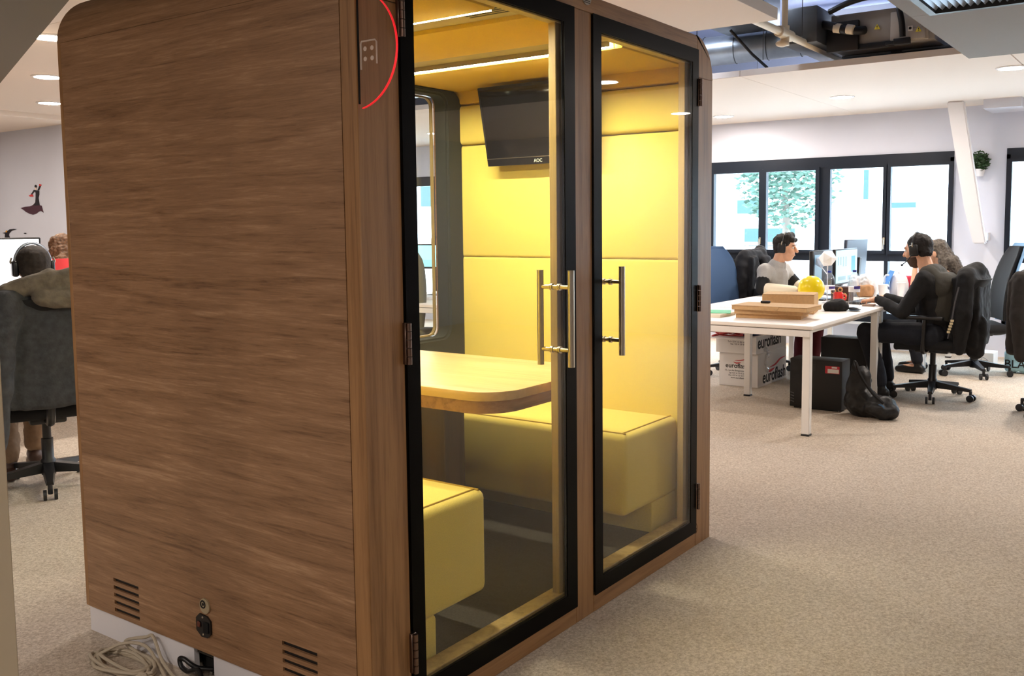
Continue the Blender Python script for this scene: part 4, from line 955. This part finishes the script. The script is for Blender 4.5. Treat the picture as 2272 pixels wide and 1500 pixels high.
# ================================================================== COATS AND JACKETS OVER CHAIRS
def coat(name, label, m, at, face, wide, top, bottom, depth, extra=(), folds=.016, fs=8, sleeve=.07, hood=None):
    """hangs over a chair back; local frame: forward = chair heading, origin on the floor under the back"""
    A = math.radians(face); f = Vector((math.cos(A), math.sin(A), 0)); l = Vector((-math.sin(A), math.cos(A), 0)); O = Vector(at)
    w = lambda p: O+f*p[0]+l*p[1]+Vector((0, 0, p[2])); rot = Matrix((f, l, Vector((0, 0, 1)))).transposed(); h = wide/2
    t = thing(name, label, name, (O.x, O.y, bottom))
    P = [('c', w((0, -h*.75, top-.07)), w((0, h*.75, top-.07)), .075, .075), ('b', w((-.05, 0, (top+bottom)/2-.02)), (.09, wide*.9, top-bottom-.1), rot),
         ('b', w((.075, h*.62, (top+bottom)/2)), (.08, wide*.36, (top-bottom)*.8), rot), ('b', w((.075, -h*.62, (top+bottom)/2)), (.08, wide*.36, (top-bottom)*.8), rot)]
    for s in (-1, 1):
        P += [('c', w((0, s*h*.86, top-.09)), w((.0, s*(h+.035), top-.32)), sleeve, sleeve*.95), ('c', w((0, s*(h+.035), top-.32)), w((.02, s*(h+.02), bottom+.03)), sleeve*.95, sleeve*.7)]
    P += [(q[0], w(q[1]), *( (w(q[2]), q[3], q[4]) if q[0] == 'c' else (q[2], rot) )) for q in extra]
    blob('shell', P, m, t, .010, 5, folds, fs)
    if hood: blob('hood', [(q[0], w(q[1]), *( (w(q[2]), q[3], q[4]) if q[0] == 'c' else (q[2], rot) )) for q in hood[1]], hood[0], t, .009, 5, .010, 12)
    return t, w
j1, w1 = coat('jacket', 'black outdoor jacket hung over the chair back of the man in black', blackcloth, (6.25, -.335, 0), 86, .46, 1.06, .40, .2,
              extra=[('c', (.02, .06, .99), (-.01, -.04, 1.03), .09, .08), ('c', (-.05, .1, .6), (-.06, .12, .42), .1, .07)])
seamgrey = mat('seam_grey', (78, 78, 82), .6)
bm = NB(); tube(bm, smoothpath([w1((.02, .318, .92)), w1((.04, .335, .80)), w1((.06, .335, .66)), w1((.085, .330, .52))], 5), .006, 6); obj('sleeve_seam', bm, seamgrey, j1)
for i in range(5):
    p = w1((.055-.012*i*0+.006*i, .338, .66-.022*i)); bm = NB(); box(bm, p.x-.006, p.x+.004, p.y-.012, p.y+.012, p.z-.0085, p.z+.0085, .001, 1); obj('print_patch', bm, mat('print_cream', (216, 200, 160), .7), j1)
coat('jacket', 'pair of dark jackets heaped over the chair of the man in the grey T-shirt', mat('jacket_dark', (30, 32, 38), .9, var=.3, vs=20, bump=.4, bs=50), (7.06, 1.83, 0), -100, .36, 1.17, .45, .2, extra=[('c', (-.03, .16, 1.08), (-.03, .20, 1.14), .09, .06), ('c', (-.09, .0, 1.02), (-.1, -.05, .6), .09, .1)], folds=.022)
coat('coat', 'grey wool coat with hood hung over the chair of the man at far left', coatgrey, (.80, 3.13, 0), 68, .46, 1.13, .47, .2,
     extra=[('c', (-.06, .17, 1.05), (-.12, .22, .90), .075, .075), ('c', (-.12, .22, .90), (-.15, .24, .62), .072, .066), ('c', (-.15, .24, .62), (-.13, .27, .36), .066, .062)], folds=.024, fs=6, sleeve=.08,
     hood=(hoodgrey, [('c', (-.05, .17, 1.10), (-.06, -.02, 1.16), .045, .058), ('c', (-.07, -.02, 1.15), (-.07, -.24, 1.17), .055, .060), ('c', (-.11, .03, 1.07), (-.12, -.20, 1.05), .045, .06), ('c', (.0, .02, 1.15), (.02, -.22, 1.18), .04, .04)]))
coat('coat', 'dark coat over a chair, cut off by the right edge of the picture', mat('coat_brown', (40, 36, 34), .9, var=.3, vs=20), (5.9, -.755, 0), -90, .44, 1.06, .42, .2, folds=.012)

# ================================================================== THINGS ON THE DESKS
def rbox(name, m, c, s, deg, parent=None, bev=.003, label=None):
    M = Matrix.Translation(c) @ Matrix.Rotation(math.radians(deg), 4, 'Z')
    bm = NB(); box(bm, -s[0]/2, s[0]/2, -s[1]/2, s[1]/2, 0, s[2], bev, 1, M); return obj(name, bm, m, parent, label=label)
DZ = .7402
for i, (c, s, deg, lab) in enumerate((((4.77, .735, DZ), (.30, .46, .029), 9, 'flat brown cardboard mailer, lowest of the stack of three on the desk corner'),
                                      ((4.745, .715, DZ+.030), (.30, .49, .030), 5, 'flat brown cardboard mailer, middle of the stack of three on the desk corner'),
                                      ((4.715, .685, DZ+.061), (.31, .55, .031), 0, 'flat brown cardboard mailer with tucked flap, topmost of the stack of three'))):
    t = thing('cardboard_mailer', lab, 'box', c, 'cardboard mailers on the desk corner')
    rbox('body', cardboard, c, s, deg, t)
    rbox('lid', cardboard, (c[0], c[1], c[2]+s[2]), (s[0]+.01, s[1]+.008, .0015), deg, t, 0)
    M = Matrix.Translation(c) @ Matrix.Rotation(math.radians(deg), 4, 'Z')
    bm = NB(); prism(bm, [(-.08, s[2]+.001), (.07, s[2]+.001), (.055, .008), (-.065, .008)], 'x', -s[0]/2-.003, -s[0]/2-.0005); bmesh.ops.transform(bm, matrix=M, verts=bm.verts); obj('tuck_flap', bm, cardboard, t)
bb = thing('cardboard_box', 'closed brown cardboard box on the desk beside the flat mailers', 'box', (5.19, .755, DZ))
rbox('body', cardboard, (5.19, .755, DZ), (.30, .38, .142), 13, bb, .004)
for d in (-1, 1):
    A = math.radians(13); rbox('lid_flap', cardboard, (5.19+d*.075*math.cos(A), .755+d*.075*math.sin(A), DZ+.1425), (.147, .375, .003), 13, bb, 0)
bm = NB(); box(bm, -.012, .012, -.035, .035, 0, .018, .006, 2, Matrix.Translation((4.80, .80, DZ+.0945)) @ Matrix.Rotation(.2, 4, 'Z')); tag(obj('tape_dispenser', bm, blackplastic), 'small black object lying on top of the flat cardboard mailers', 'clip')
for i, (x, y, a, lab) in enumerate(((5.12, 1.16, 12, 'white paper sheet on the desk behind the mailers'), (5.34, 1.34, -8, 'white paper sheet on the desk nearest its far edge'))):
    bm = NB(); box(bm, -.105, .105, -.1485, .1485, 0, .0015, 0, 1, Matrix.Translation((x, y, DZ)) @ Matrix.Rotation(math.radians(a), 4, 'Z')); p = thing('paper_sheet', lab, 'paper', (x, y, DZ))
    o = obj('sheet', bm, mat('paper_white', (250, 250, 250), .8), p)
    bm = NB()
    for k in range(6): box(bm, -.07+.02*k, -.066+.02*k, -.11, .09-.02*(k % 3), .0016, .0019, 0, 1, Matrix.Translation((x, y, DZ)) @ Matrix.Rotation(math.radians(a), 4, 'Z'))
    obj('print_lines', bm, mat('print_grey', (150, 150, 158), .8), o)
bm = NB(); box(bm, 4.52, 4.80, 1.03, 1.30, DZ, DZ+.022, .002); tag(obj('paper_pad', bm, mat('pad_cream', (240, 232, 210), .8)), 'thick cream paper pad under the green folder by the booth edge', 'pad')
bm = NB(); box(bm, -.12, .12, -.15, .15, 0, .004, .001, 1, Matrix.Translation((4.70, 1.19, DZ+.0235)) @ Matrix.Rotation(.4, 4, 'Z') @ Matrix.Rotation(.02, 4, 'X')); tag(obj('folder', bm, mat('folder_green', (84, 190, 130), .6)), 'green plastic folder lying on a paper pad by the booth edge', 'folder')
bm = NB(); sph(bm, (5.66, .755, DZ+.150), .105, 28); yb = thing('ball', 'shiny yellow ball on the desk behind the cardboard box', 'ball', (5.66, .755, DZ)); obj('globe', bm, mat('ball_yellow', (252, 226, 20), .25), yb)
bm = NB(); lathe(bm, [(.05, 0), (.07, 0), (.062, .055), (.056, .055)], (5.66, .755, DZ), 20); obj('ring_stand', bm, white, yb)
# faceted paper lamp
pl = thing('paper_lamp', 'white faceted paper ball lamp standing in front of the monitors', 'lamp', (6.12, .775, DZ))
bm = NB(); bmesh.ops.create_icosphere(bm, subdivisions=1, radius=.074); bmesh.ops.transform(bm, matrix=Matrix.Translation((6.12, .775, 1.118)) @ Matrix.Rotation(.5, 4, 'X'), verts=bm.verts); obj('shade', bm, mat('paper_shade', (255, 255, 255), .7), pl, flat=True)
bm = NB(); bmesh.ops.create_icosphere(bm, subdivisions=1, radius=.058); bmesh.ops.transform(bm, matrix=Matrix.Translation((6.26, .875, 1.085)), verts=bm.verts); obj('small_shade', bm, mat('paper_shade_blue', (190, 208, 232), .7), pl, flat=True)
bm = NB(); cyl(bm, (6.12, .775, DZ+.006), (6.12, .775, 1.06), .005, None, 8); cyl(bm, (6.12, .775, .98), (6.26, .875, 1.04), .004, None, 8); lathe(bm, [(0, .0005), (.045, .0005), (.045, .010), (0, .010)], (6.12, .775, DZ), 18); obj('stem', bm, white, pl)
def bottle(x, y, r, h, lab, band):
    t = thing('water_bottle', lab, 'bottle', (x, y, DZ), 'water bottles on the desk')
    bm = NB(); lathe(bm, [(0, 0), (r*.9, .002), (r, .012), (r*.97, h*.12), (r, h*.2), (r*.93, h*.36), (r, h*.42), (r, h*.56), (r*.94, h*.62), (r, h*.67), (r*.86, h*.80), (r*.5, h*.90), (r*.30, h*.94), (r*.30, h*.965), (0, h*.965)], (x, y, DZ), 24); obj('bottle_body', bm, bottleglass, t)
    bm = NB(); lathe(bm, [(r*.34, h*.945), (r*.36, h*.99), (r*.33, h), (0, h)], (x, y, DZ), 18); obj('cap', bm, mat('cap_blue', (36, 52, 150), .4), t)
    bm = NB(); lathe(bm, [(r*1.01, h*.42), (r*1.015, h*.56)], (x, y, DZ), 24); lb = obj('label_band', bm, mat('label_white', (238, 238, 246), .5), t)
    bm = NB(); rings(bm, [[(x+r*1.02*math.cos(a), y+r*1.02*math.sin(a), DZ+z) for a in [-2.9+1.5*k/10 for k in range(11)]] for z in (h*band, h*(band+.075))], caps=False)
    bm2 = bm; obj('label_print', bm2, mat('label_purple', (66, 52, 130), .5), lb)
bottle(6.08, .745, .046, .275, 'clear water bottle with a blue cap, left of two, just behind the cardboard box', .46)
bottle(5.80, .455, .044, .300, 'clear water bottle with a blue cap, right of two, nearest the desk edge', .50)
rm = thing('red_mug', 'small round red mug standing between the two water bottles', 'mug', (6.18, .70, DZ))
bm = NB(); lathe(bm, [(0, 0), (.028, 0), (.042, .03), (.043, .06), (.036, .092), (.033, .092), (.039, .06), (.038, .03), (.02, .008), (0, .008)], (6.18, .70, DZ), 20); obj('cup', bm, mat('mug_red', (226, 44, 38), .35), rm)
bm = NB(); tube(bm, smoothpath([(6.17, .66, DZ+.075), (6.165, .635, DZ+.065), (6.165, .632, DZ+.035), (6.17, .66, DZ+.025)], 5), .006, 8); obj('handle', bm, mat('mug_red', (226, 44, 38), .35), rm)
cp = thing('cap_hat', 'crumpled black peaked cap lying on the desk beside the cardboard box', 'cap', (5.46, .46, DZ))
blob('crown', [('e', (5.48, .485, DZ+.035), (.09, .085, .055)), ('e', (5.44, .52, DZ+.03), (.06, .06, .045))], blackcloth, cp, .007, 4, .008, 18, cut=[((0, 0, DZ+.0005), (0, 0, -1))])
bm = NB(); rings(bm, [[(5.50+rr_*math.cos(a), .47+rr_*math.sin(a)*1.0, DZ+.004+z+.018*abs(math.sin((a+1.0)*1.0))) for rr_, z in ((.07, 0), (.15, 0), (.15, .004), (.07, .006))] for a in [-1.9+1.5*k/10 for k in range(11)]]); obj('peak', bm, blackcloth, cp)
dn = thing('pastry_box', 'dark carton printed with doughnuts, under the lit monitor behind the red mug', 'box', (6.40, .74, DZ))
rbox('carton', mat('carton_brown', (70, 48, 38), .6), (6.42, .74, DZ), (.14, .16, .125), 4, dn)
for (y, z, r) in ((.795, .085, .030), (.735, .10, .026), (.70, .05, .028), (.765, .035, .024)):
    bm = NB(); tube(bm, [(6.3485+y*0, y+r*.65*math.cos(a), DZ+z+r*.65*math.sin(a)) for a in [2*PI*k/16 for k in range(16)]], .006, 6, True); obj('doughnut_print', bm, mat('doughnut_tan', (206, 160, 104), .6), dn)
pb = blob('paper_bag', [('b', (6.95, .69, DZ+.055), (.12, .14, .11))], mat('kraft_bag', (176, 132, 92), .8, var=.15, vs=30), None, .007, 2, .010, 16, cut=[((0, 0, DZ+.0005), (0, 0, -1))]); tag(pb, 'crumpled brown paper bag on the desk left of the white cup', 'bag')
pw = blob('plastic_bag', [('e', (7.00, .80, DZ+.10), (.06, .07, .10)), ('e', (7.02, .71, DZ+.125), (.06, .06, .08)), ('e', (7.08, .66, DZ+.10), (.05, .05, .10))], mat('plastic_white', (244, 246, 252), .3), None, .007, 2, .014, 18, cut=[((0, 0, DZ+.0005), (0, 0, -1))]); tag(pw, 'crumpled white plastic bag behind the brown paper bag', 'bag')
def cup(x, y, r, h, lab):
    t = thing('paper_cup', lab, 'cup', (x, y, DZ), 'white cups on the desk')
    bm = NB(); lathe(bm, [(0, 0), (r*.75, 0), (r, h), (r*.94, h), (r*.7, .006), (0, .006)], (x, y, DZ), 20); obj('wall', bm, white, t)
    bm = NB(); tube(bm, [(x+r*math.cos(a), y+r*math.sin(a), DZ+h) for a in [2*PI*k/20 for k in range(20)]], .003, 6, True); obj('rim', bm, white, t)
cup(6.98, .545, .042, .115, 'white paper cup beside the brown paper bag')
cup(7.16, .43, .040, .125, 'white paper cup nearest the white kettle')
kt = thing('kettle', 'round white electric kettle at the back of the desk by the red case', 'kettle', (7.30, .485, DZ))
bm = NB(); lathe(bm, [(0, 0), (.075, 0), (.085, .03), (.084, .11), (.066, .17), (.04, .195), (.012, .20), (.012, .212), (0, .212)], (7.30, .485, DZ), 24); obj('jug', bm, white, kt)
bm = NB(); tube(bm, smoothpath([(7.30, .56, DZ+.175), (7.30, .605, DZ+.18), (7.30, .615, DZ+.12), (7.30, .57, DZ+.05)], 5), .010, 8); obj('handle', bm, white, kt)
bm = NB(); box(bm, 7.52, 7.62, .42, .62, DZ, DZ+.17, .02, 3); rc = obj('case', bm, mat('case_red', (204, 44, 74), .4)); tag(rc, 'raspberry red plastic case standing at the back of the desk', 'case')
tbm = thing('document_holder', 'bright blue sheet leaning upright on the desk left of the white kettle', 'folder', (7.22, .62, DZ))
M = Matrix.Translation((7.24, .635, DZ)) @ Matrix.Rotation(math.radians(-65), 4, 'Z') @ Matrix.Rotation(.42, 4, 'Y')
bm = NB(); box(bm, -.004, .004, -.10, .10, .002, .25, .002, 1, M); obj('blue_sheet', bm, mat('sheet_blue', (80, 140, 212), .5), tbm)
bm = NB(); box(bm, -.05, .02, -.105, .105, 0, .012, .003, 1, Matrix.Translation((7.24, .635, DZ)) @ Matrix.Rotation(math.radians(-65), 4, 'Z')); obj('rest', bm, darkplastic, tbm)
def keyboard(x, y, deg, lab):
    t = thing('keyboard', lab, 'keyboard', (x, y, DZ)); M = Matrix.Translation((x, y, DZ)) @ Matrix.Rotation(math.radians(deg), 4, 'Z')
    bm = NB(); box(bm, -.21, .21, -.065, .065, 0, .016, .004, 1, M); obj('tray', bm, blackplastic, t)
    bm = NB()
    for r in range(5):
        for c in range(15): box(bm, -.20+c*.0265, -.178+c*.0265, -.056+r*.0225, -.037+r*.0225, .016, .021, 0, 1, M)
    obj('keys', bm, darkplastic, t, kind='stuff')
keyboard(6.30, .53, -4, 'black keyboard under the hands of the man in black')
keyboard(6.88, 1.17, -8, 'black keyboard in front of the man in the grey T-shirt')
bm = NB(); box(bm, -.07, .07, -.045, .045, 0, .010, .003, 1, Matrix.Translation((6.02, .40, DZ)) @ Matrix.Rotation(.15, 4, 'Z')); tag(obj('notebook', bm, mat('notebook_brown', (140, 110, 90), .7)), 'small brown notebook on the desk edge near the typing hands', 'notebook')
pt = thing('telephone', 'dark desk telephone on a pale blue tray behind the typing hands', 'telephone', (7.25, .36, DZ))
rbox('tray', chairlight, (7.22, .345, DZ), (.20, .10, .018), 5, pt); rbox('handset', darkplastic, (7.24, .345, DZ+.0182), (.16, .05, .03), 5, pt, .01)
bm = NB(); box(bm, 4.75, 5.0, 4.02, 4.34, DZ, DZ+.02, .003); tag(obj('notepad', bm, white), 'white notepad on the desk seen through the rear window of the booth', 'notepad')
bm = NB(); box(bm, 4.42, 6.0, 3.66, 3.68, .30, .68, .002); tag(obj('modesty_panel', bm, chairolive), 'olive grey panel hung under the desk seen through the rear window', 'panel')

# ================================================================== UNDER THE DESK
eb = thing('carton', 'white printed carton on the carpet under the desk, lower of two', 'box', (6.2, 1.46, 0), 'white printed cartons')
bm = NB(); box(bm, 5.885, 6.56, 1.285, 1.645, 0, .292, .004, 1); obj('body', bm, whitecard, eb)
for (a, b) in ((1.287, 1.464), (1.466, 1.643)):
    bm = NB(); box(bm, 5.888, 6.557, a, b, .2925, .2955); obj('lid_flap', bm, whitecard, eb)
fx = lambda o: basis(o, (0, -1, 0), (0, 0, 1)); fy = lambda o: basis(o, (1, 0, 0), (0, 0, 1))
txt('euroflash', .058, inkblack, fx((5.8845, 1.478, .180)), eb, bold=.0008)
for k, (s, z) in enumerate((('15, rue des Bergeronnes 75000', .138), ('Tel +33 4 13 45 56 38', .115), ('Fax +33 4 13 45 56 39', .095), ('www.euroflash.fr', .075))):
    txt(s, .020, inkblack, fx((5.8845, 1.465, z)), eb)
txt('euroflash', .150, inkblack, fy((6.27, 1.2845, .072)), eb, bold=.003)
def swoosh(P, par, s=1, z=0):
    for pts, r in P:
        bm = NB(); q = smoothpath(pts, 5); tube(bm, q, [max(.15, math.sin(PI*(i+.5)/len(q)))*r for i in range(len(q))], 6); obj('logo_stroke', bm, inkred, par)
swoosh([([(6.07, 1.2845, .135), (6.16, 1.2845, .118), (6.27, 1.2845, .132)], .012), ([(6.15, 1.2845, .150), (6.28, 1.2845, .160), (6.40, 1.2845, .196), (6.54, 1.2845, .205)], .009)], eb)
swoosh([([(5.8845, 1.51, .215), (5.8845, 1.48, .205), (5.8845, 1.44, .216)], .006), ([(5.8845, 1.50, .228), (5.8845, 1.44, .232), (5.8845, 1.39, .246)], .005)], eb)
e2 = thing('carton', 'white printed carton with open flaps and red cables, upper of two under the desk', 'box', (6.2, 1.46, .296), 'white printed cartons')
Z0, Z1 = .2965, .452
for nm, b in (('box_wall', (5.85, 5.856, 1.29, 1.66)), ('box_wall', (6.56, 6.566, 1.29, 1.66)), ('box_wall', (5.857, 6.559, 1.29, 1.296)), ('box_wall', (5.857, 6.559, 1.654, 1.66))):
    bm = NB(); box(bm, b[0], b[1], b[2], b[3], Z0, Z1); obj(nm, bm, whitecard, e2)
bm = NB(); box(bm, 5.857, 6.559, 1.297, 1.653, Z0, Z0+.006); obj('bottom', bm, whitecard, e2)
bm = NB(); box(bm, 5.58, 5.85, 1.29, 1.66, Z1-.003, Z1+.001, 0, 1); obj('flap', bm, whitecard, e2)
bm = NB(); box(bm, 5.857, 6.559, 1.12, 1.29, Z1-.003, Z1+.001, 0, 1, Matrix.Translation((0, 1.29, Z1)) @ Matrix.Rotation(-.25, 4, 'X') @ Matrix.Translation((0, -1.29, -Z1))); obj('flap', bm, whitecard, e2)
txt('euroflash', .150, inkblack, fy((6.16, 1.2895, .385)), e2, bold=.003)
for s, z in (('Tel +33 4 13 45 56 38', .395), ('Fax +33 4 13 45', .375)): txt(s, .020, inkblack, fx((5.8495, 1.46, z)), e2)
bm = NB(); rnd = random.Random(5)
for k in range(9):
    p = [(5.70+rnd.uniform(-.08, .26), 1.47+rnd.uniform(-.14, .14), Z1+.008+rnd.uniform(0, .085)) for _ in range(6)]; tube(bm, smoothpath(p, 5), .0055, 6)
tag(obj('cable_tangle', bm, mat('cable_red', (168, 44, 44), .5), kind='stuff'), 'tangle of thin red cables on the flap of the upper carton', 'cable')
bm = NB(); q = smoothpath([(6.02, 1.281, .33), (6.10, 1.277, .29), (6.06, 1.276, .25), (6.05, 1.277, .17), (6.10, 1.278, .11)], 6); tube(bm, q, [.022*(.6+.4*math.sin(i*1.3)) for i in range(len(q))], 7)
tag(obj('tape_strip', bm, mat('tape_clear', (214, 216, 220), .15)), 'loose strip of clear tape hanging from the upper carton', 'tape')
def tower(x0, x1, y0, y1, h, lab, sticker):
    t = thing('computer_tower', lab, 'computer', ((x0+x1)/2, (y0+y1)/2, 0), 'computer towers on the floor')
    cm = mat('tower_black', (17, 18, 20), .55)
    bm = NB(); box(bm, x0, x1, y0, y1, .012, h, .006, 2); obj('case', bm, cm, t)
    for x in (x0+.03, x1-.03):
        bm = NB(); box(bm, x-.012, x+.012, y0+.03, y1-.03, 0, .012); obj('foot', bm, darkplastic, t)
    bm = NB()
    for k in range(4):
        z = .045+k*.022; prism(bm, [(y1-.035, z), (y1-.008, z+.007), (y1-.008, z+.014), (y1-.035, z+.007)], 'x', x0-.0008, x0)
    obj('side_mark', bm, mat('mark_grey', (92, 92, 96), .5), t)
    if sticker:
        bm = NB(); box(bm, x0-.001, x0, .381, .489, .288, .344); s = obj('sticker', bm, mat('sticker_red', (190, 40, 56), .5), t)
        bm = NB(); box(bm, x0-.0016, x0-.001, .386, .47, .292, .322); box(bm, x0-.0016, x0-.001, .40, .44, .328, .340); obj('sticker_print', bm, whitecard, s)
        bm = NB(); box(bm, x0-.0016, x0, .565, .59, .30, .35); obj('latch', bm, darkplastic, t)
tower(5.22, 5.42, .362, .762, .385, 'black computer tower with a red sticker on the carpet under the desk', True)
tower(6.42, 6.62, .52, .92, .415, 'second dark computer tower farther under the desk, behind the crossed legs', False)
bp_ = thing('backpack', 'black backpack slumped on the carpet against the computer tower', 'backpack', (5.17, .12, 0))
blob('bag', [('e', (5.20, .20, .10), (.12, .13, .12)), ('e', (5.22, .235, .22), (.09, .09, .15)), ('c', (5.24, .27, .30), (5.25, .285, .385), .05, .022), ('e', (5.17, .08, .085), (.12, .13, .085)), ('e', (5.16, .02, .065), (.10, .10, .065))], mat('backpack_black', (20, 20, 22), .5, var=.4, vs=18, bump=.6, bs=40), bp_, .008, 3, .020, 11, cut=[((0, 0, .002), (0, 0, -1))])
bm = NB(); tube(bm, smoothpath([(5.22, .26, .385), (5.14, .20, .30), (5.09, .10, .19), (5.07, .02, .13)], 6), .012, 6); obj('strap', bm, blackcloth, bp_)
bm = NB(); sph(bm, (5.075, .045, .095), (.010, .034, .026), 12); obj('reflective_patch', bm, mat('patch_blue', (70, 110, 150), .3), bp_)
bg_ = thing('carrier_bag', 'pale blue plastic carrier bag with dark lettering by the right wall', 'bag', (7.93, -.52, 0))
blob('bag', [('b', (7.95, -.50, .12), (.16, .34, .22)), ('e', (7.95, -.44, .25), (.06, .10, .06))], mat('bag_cyan', (176, 222, 236), .35), bg_, .008, 2, .010, 14, cut=[((0, 0, .002), (0, 0, -1))])
blob('blue_wrap', [('e', (7.90, -.42, .235), (.05, .08, .055)), ('e', (7.90, -.50, .205), (.04, .06, .05))], mat('wrap_blue', (30, 66, 210), .4), bg_, .008, 2, .008, 20)
txt('BLANC', .105, inkblack, fx((7.852, -.51, .09)), bg_, bold=.001)
cb = thing('carton', 'small white carton on the floor behind the right-hand office chair', 'box', (8.3, -.09, 0), 'white printed cartons')
bm = NB(); box(bm, 8.2, 8.45, -.195, .02, 0, .135, .003, 1); obj('body', bm, whitecard, cb); bm = NB(); tube(bm, smoothpath([(8.199, -.02, .08), (8.199, -.07, .05), (8.199, -.10, .09), (8.199, -.15, .06)], 5), .003, 5); obj('print', bm, mat('print_grey', (150, 150, 158), .8), cb)

# ================================================================== WALL PIECES
hp = thing('wall_plant', 'small green potted plant on the white wall between the windows', 'plant', (8.93, .118, 1.88))
bm = NB(); lathe(bm, [(0, 0), (.045, 0), (.06, .075), (.054, .075), (.045, .01), (0, .01)], (8.935, .118, 1.885), 18); obj('pot', bm, white, hp)
bm = NB(); rnd = random.Random(9)
for i in range(420):
    d = Vector((rnd.gauss(0, 1), rnd.gauss(0, 1), rnd.gauss(0, 1))).normalized()*(.105*rnd.random()**.4); c = Vector((8.915, .115, 2.04))+Vector((d.x*.75, d.y, d.z*1.05))
    if c.x > 8.985: continue
    a, b = frameof((rnd.gauss(0, 1), rnd.gauss(0, 1), rnd.gauss(0, 1))); s = .016+.012*rnd.random()
    bm.faces.new([bm.verts.new(c+a*s*p+b*s*q) for p, q in ((-1, 0), (0, -.55), (1, 0), (0, .55))])
for i in range(14): a = rnd.uniform(0, 6.28); cyl(bm, (8.935, .118, 1.945), (8.915+.05*math.cos(a), .118+.07*math.sin(a), 2.06), .002, None, 4)
obj('foliage', bm, leaf, hp, kind='stuff', flat=True)
WXD = 3.878
def decal(par, name, pts, m, d=0):
    bm = NB(); prism(bm, pts, 'x', WXD-.004-d, WXD-.0005-d); return obj(name, bm, m, par)
dc = thing('wall_sticker', 'flamenco dancer wall sticker in black and purple on the white wall', 'sticker', (WXD, 9.25, 1.59))
inkp = mat('sticker_purple', (74, 42, 56), .7); inkr = mat('sticker_red_fan', (216, 60, 60), .7); inkb = mat('sticker_black', (30, 26, 34), .7)
decal(dc, 'dress', [(9.242, 1.871), (9.135, 1.859), (9.14, 1.815), (9.161, 1.78), (9.144, 1.695), (9.24, 1.692), (9.292, 1.70), (9.237, 1.728), (9.221, 1.79), (9.216, 1.835)], inkb)
decal(dc, 'skirt', [(9.292, 1.7), (9.24, 1.692), (9.144, 1.695), (9.102, 1.69), (9.067, 1.609), (9.125, 1.632), (9.169, 1.624), (9.224, 1.603), (9.304, 1.59), (9.374, 1.6), (9.46, 1.624), (9.512, 1.648), (9.578, 1.671), (9.472, 1.683), (9.364, 1.686)], inkp)
decal(dc, 'hair', [(9.208+.024*math.cos(a), 1.912+.018*math.sin(a)) for a in [2*PI*k/12 for k in range(12)]], inkb)
decal(dc, 'face', [(9.221, 1.901), (9.197, 1.896), (9.193, 1.869), (9.221, 1.874)], mat('sticker_skin', (240, 214, 196), .7), .001)
decal(dc, 'raised_arm', [(9.173, 1.864), (9.135, 1.868), (9.091, 1.92), (9.114, 1.927)], inkb); decal(dc, 'bent_arm', [(9.252, 1.873), (9.226, 1.861), (9.306, 1.815), (9.328, 1.821)], inkb)
decal(dc, 'fan', [(9.372, 1.81), (9.296, 1.825), (9.267, 1.798), (9.343, 1.798)], inkr, .001); decal(dc, 'flower', [(9.127, 1.934), (9.08, 1.928), (9.092, 1.909), (9.125, 1.912)], inkr, .001)
d2s = thing('wall_sticker', 'black dancing figure wall sticker half hidden by the far left monitor', 'sticker', (WXD, 9.87, 1.325))
decal(d2s, 'figure', [(10.042, 1.381), (9.956, 1.39), (9.868, 1.422), (9.765, 1.428), (9.701, 1.424), (9.813, 1.408), (9.876, 1.38), (9.891, 1.353), (9.87, 1.325), (9.86, 1.2), (10.0, 1.2), (9.992, 1.325), (9.983, 1.371)], inkb)
decal(d2s, 'flower', [(9.964, 1.401), (9.929, 1.413), (9.923, 1.395), (9.956, 1.385)], mat('sticker_orange', (226, 160, 50), .7), .001)
decal(thing('wall_sticker', 'tiny black wall sticker to the right of the half hidden dancing figure', 'sticker', (WXD, 9.51, 1.37)), 'mark', [(9.542, 1.375), (9.506, 1.381), (9.474, 1.375), (9.507, 1.368)], inkb)
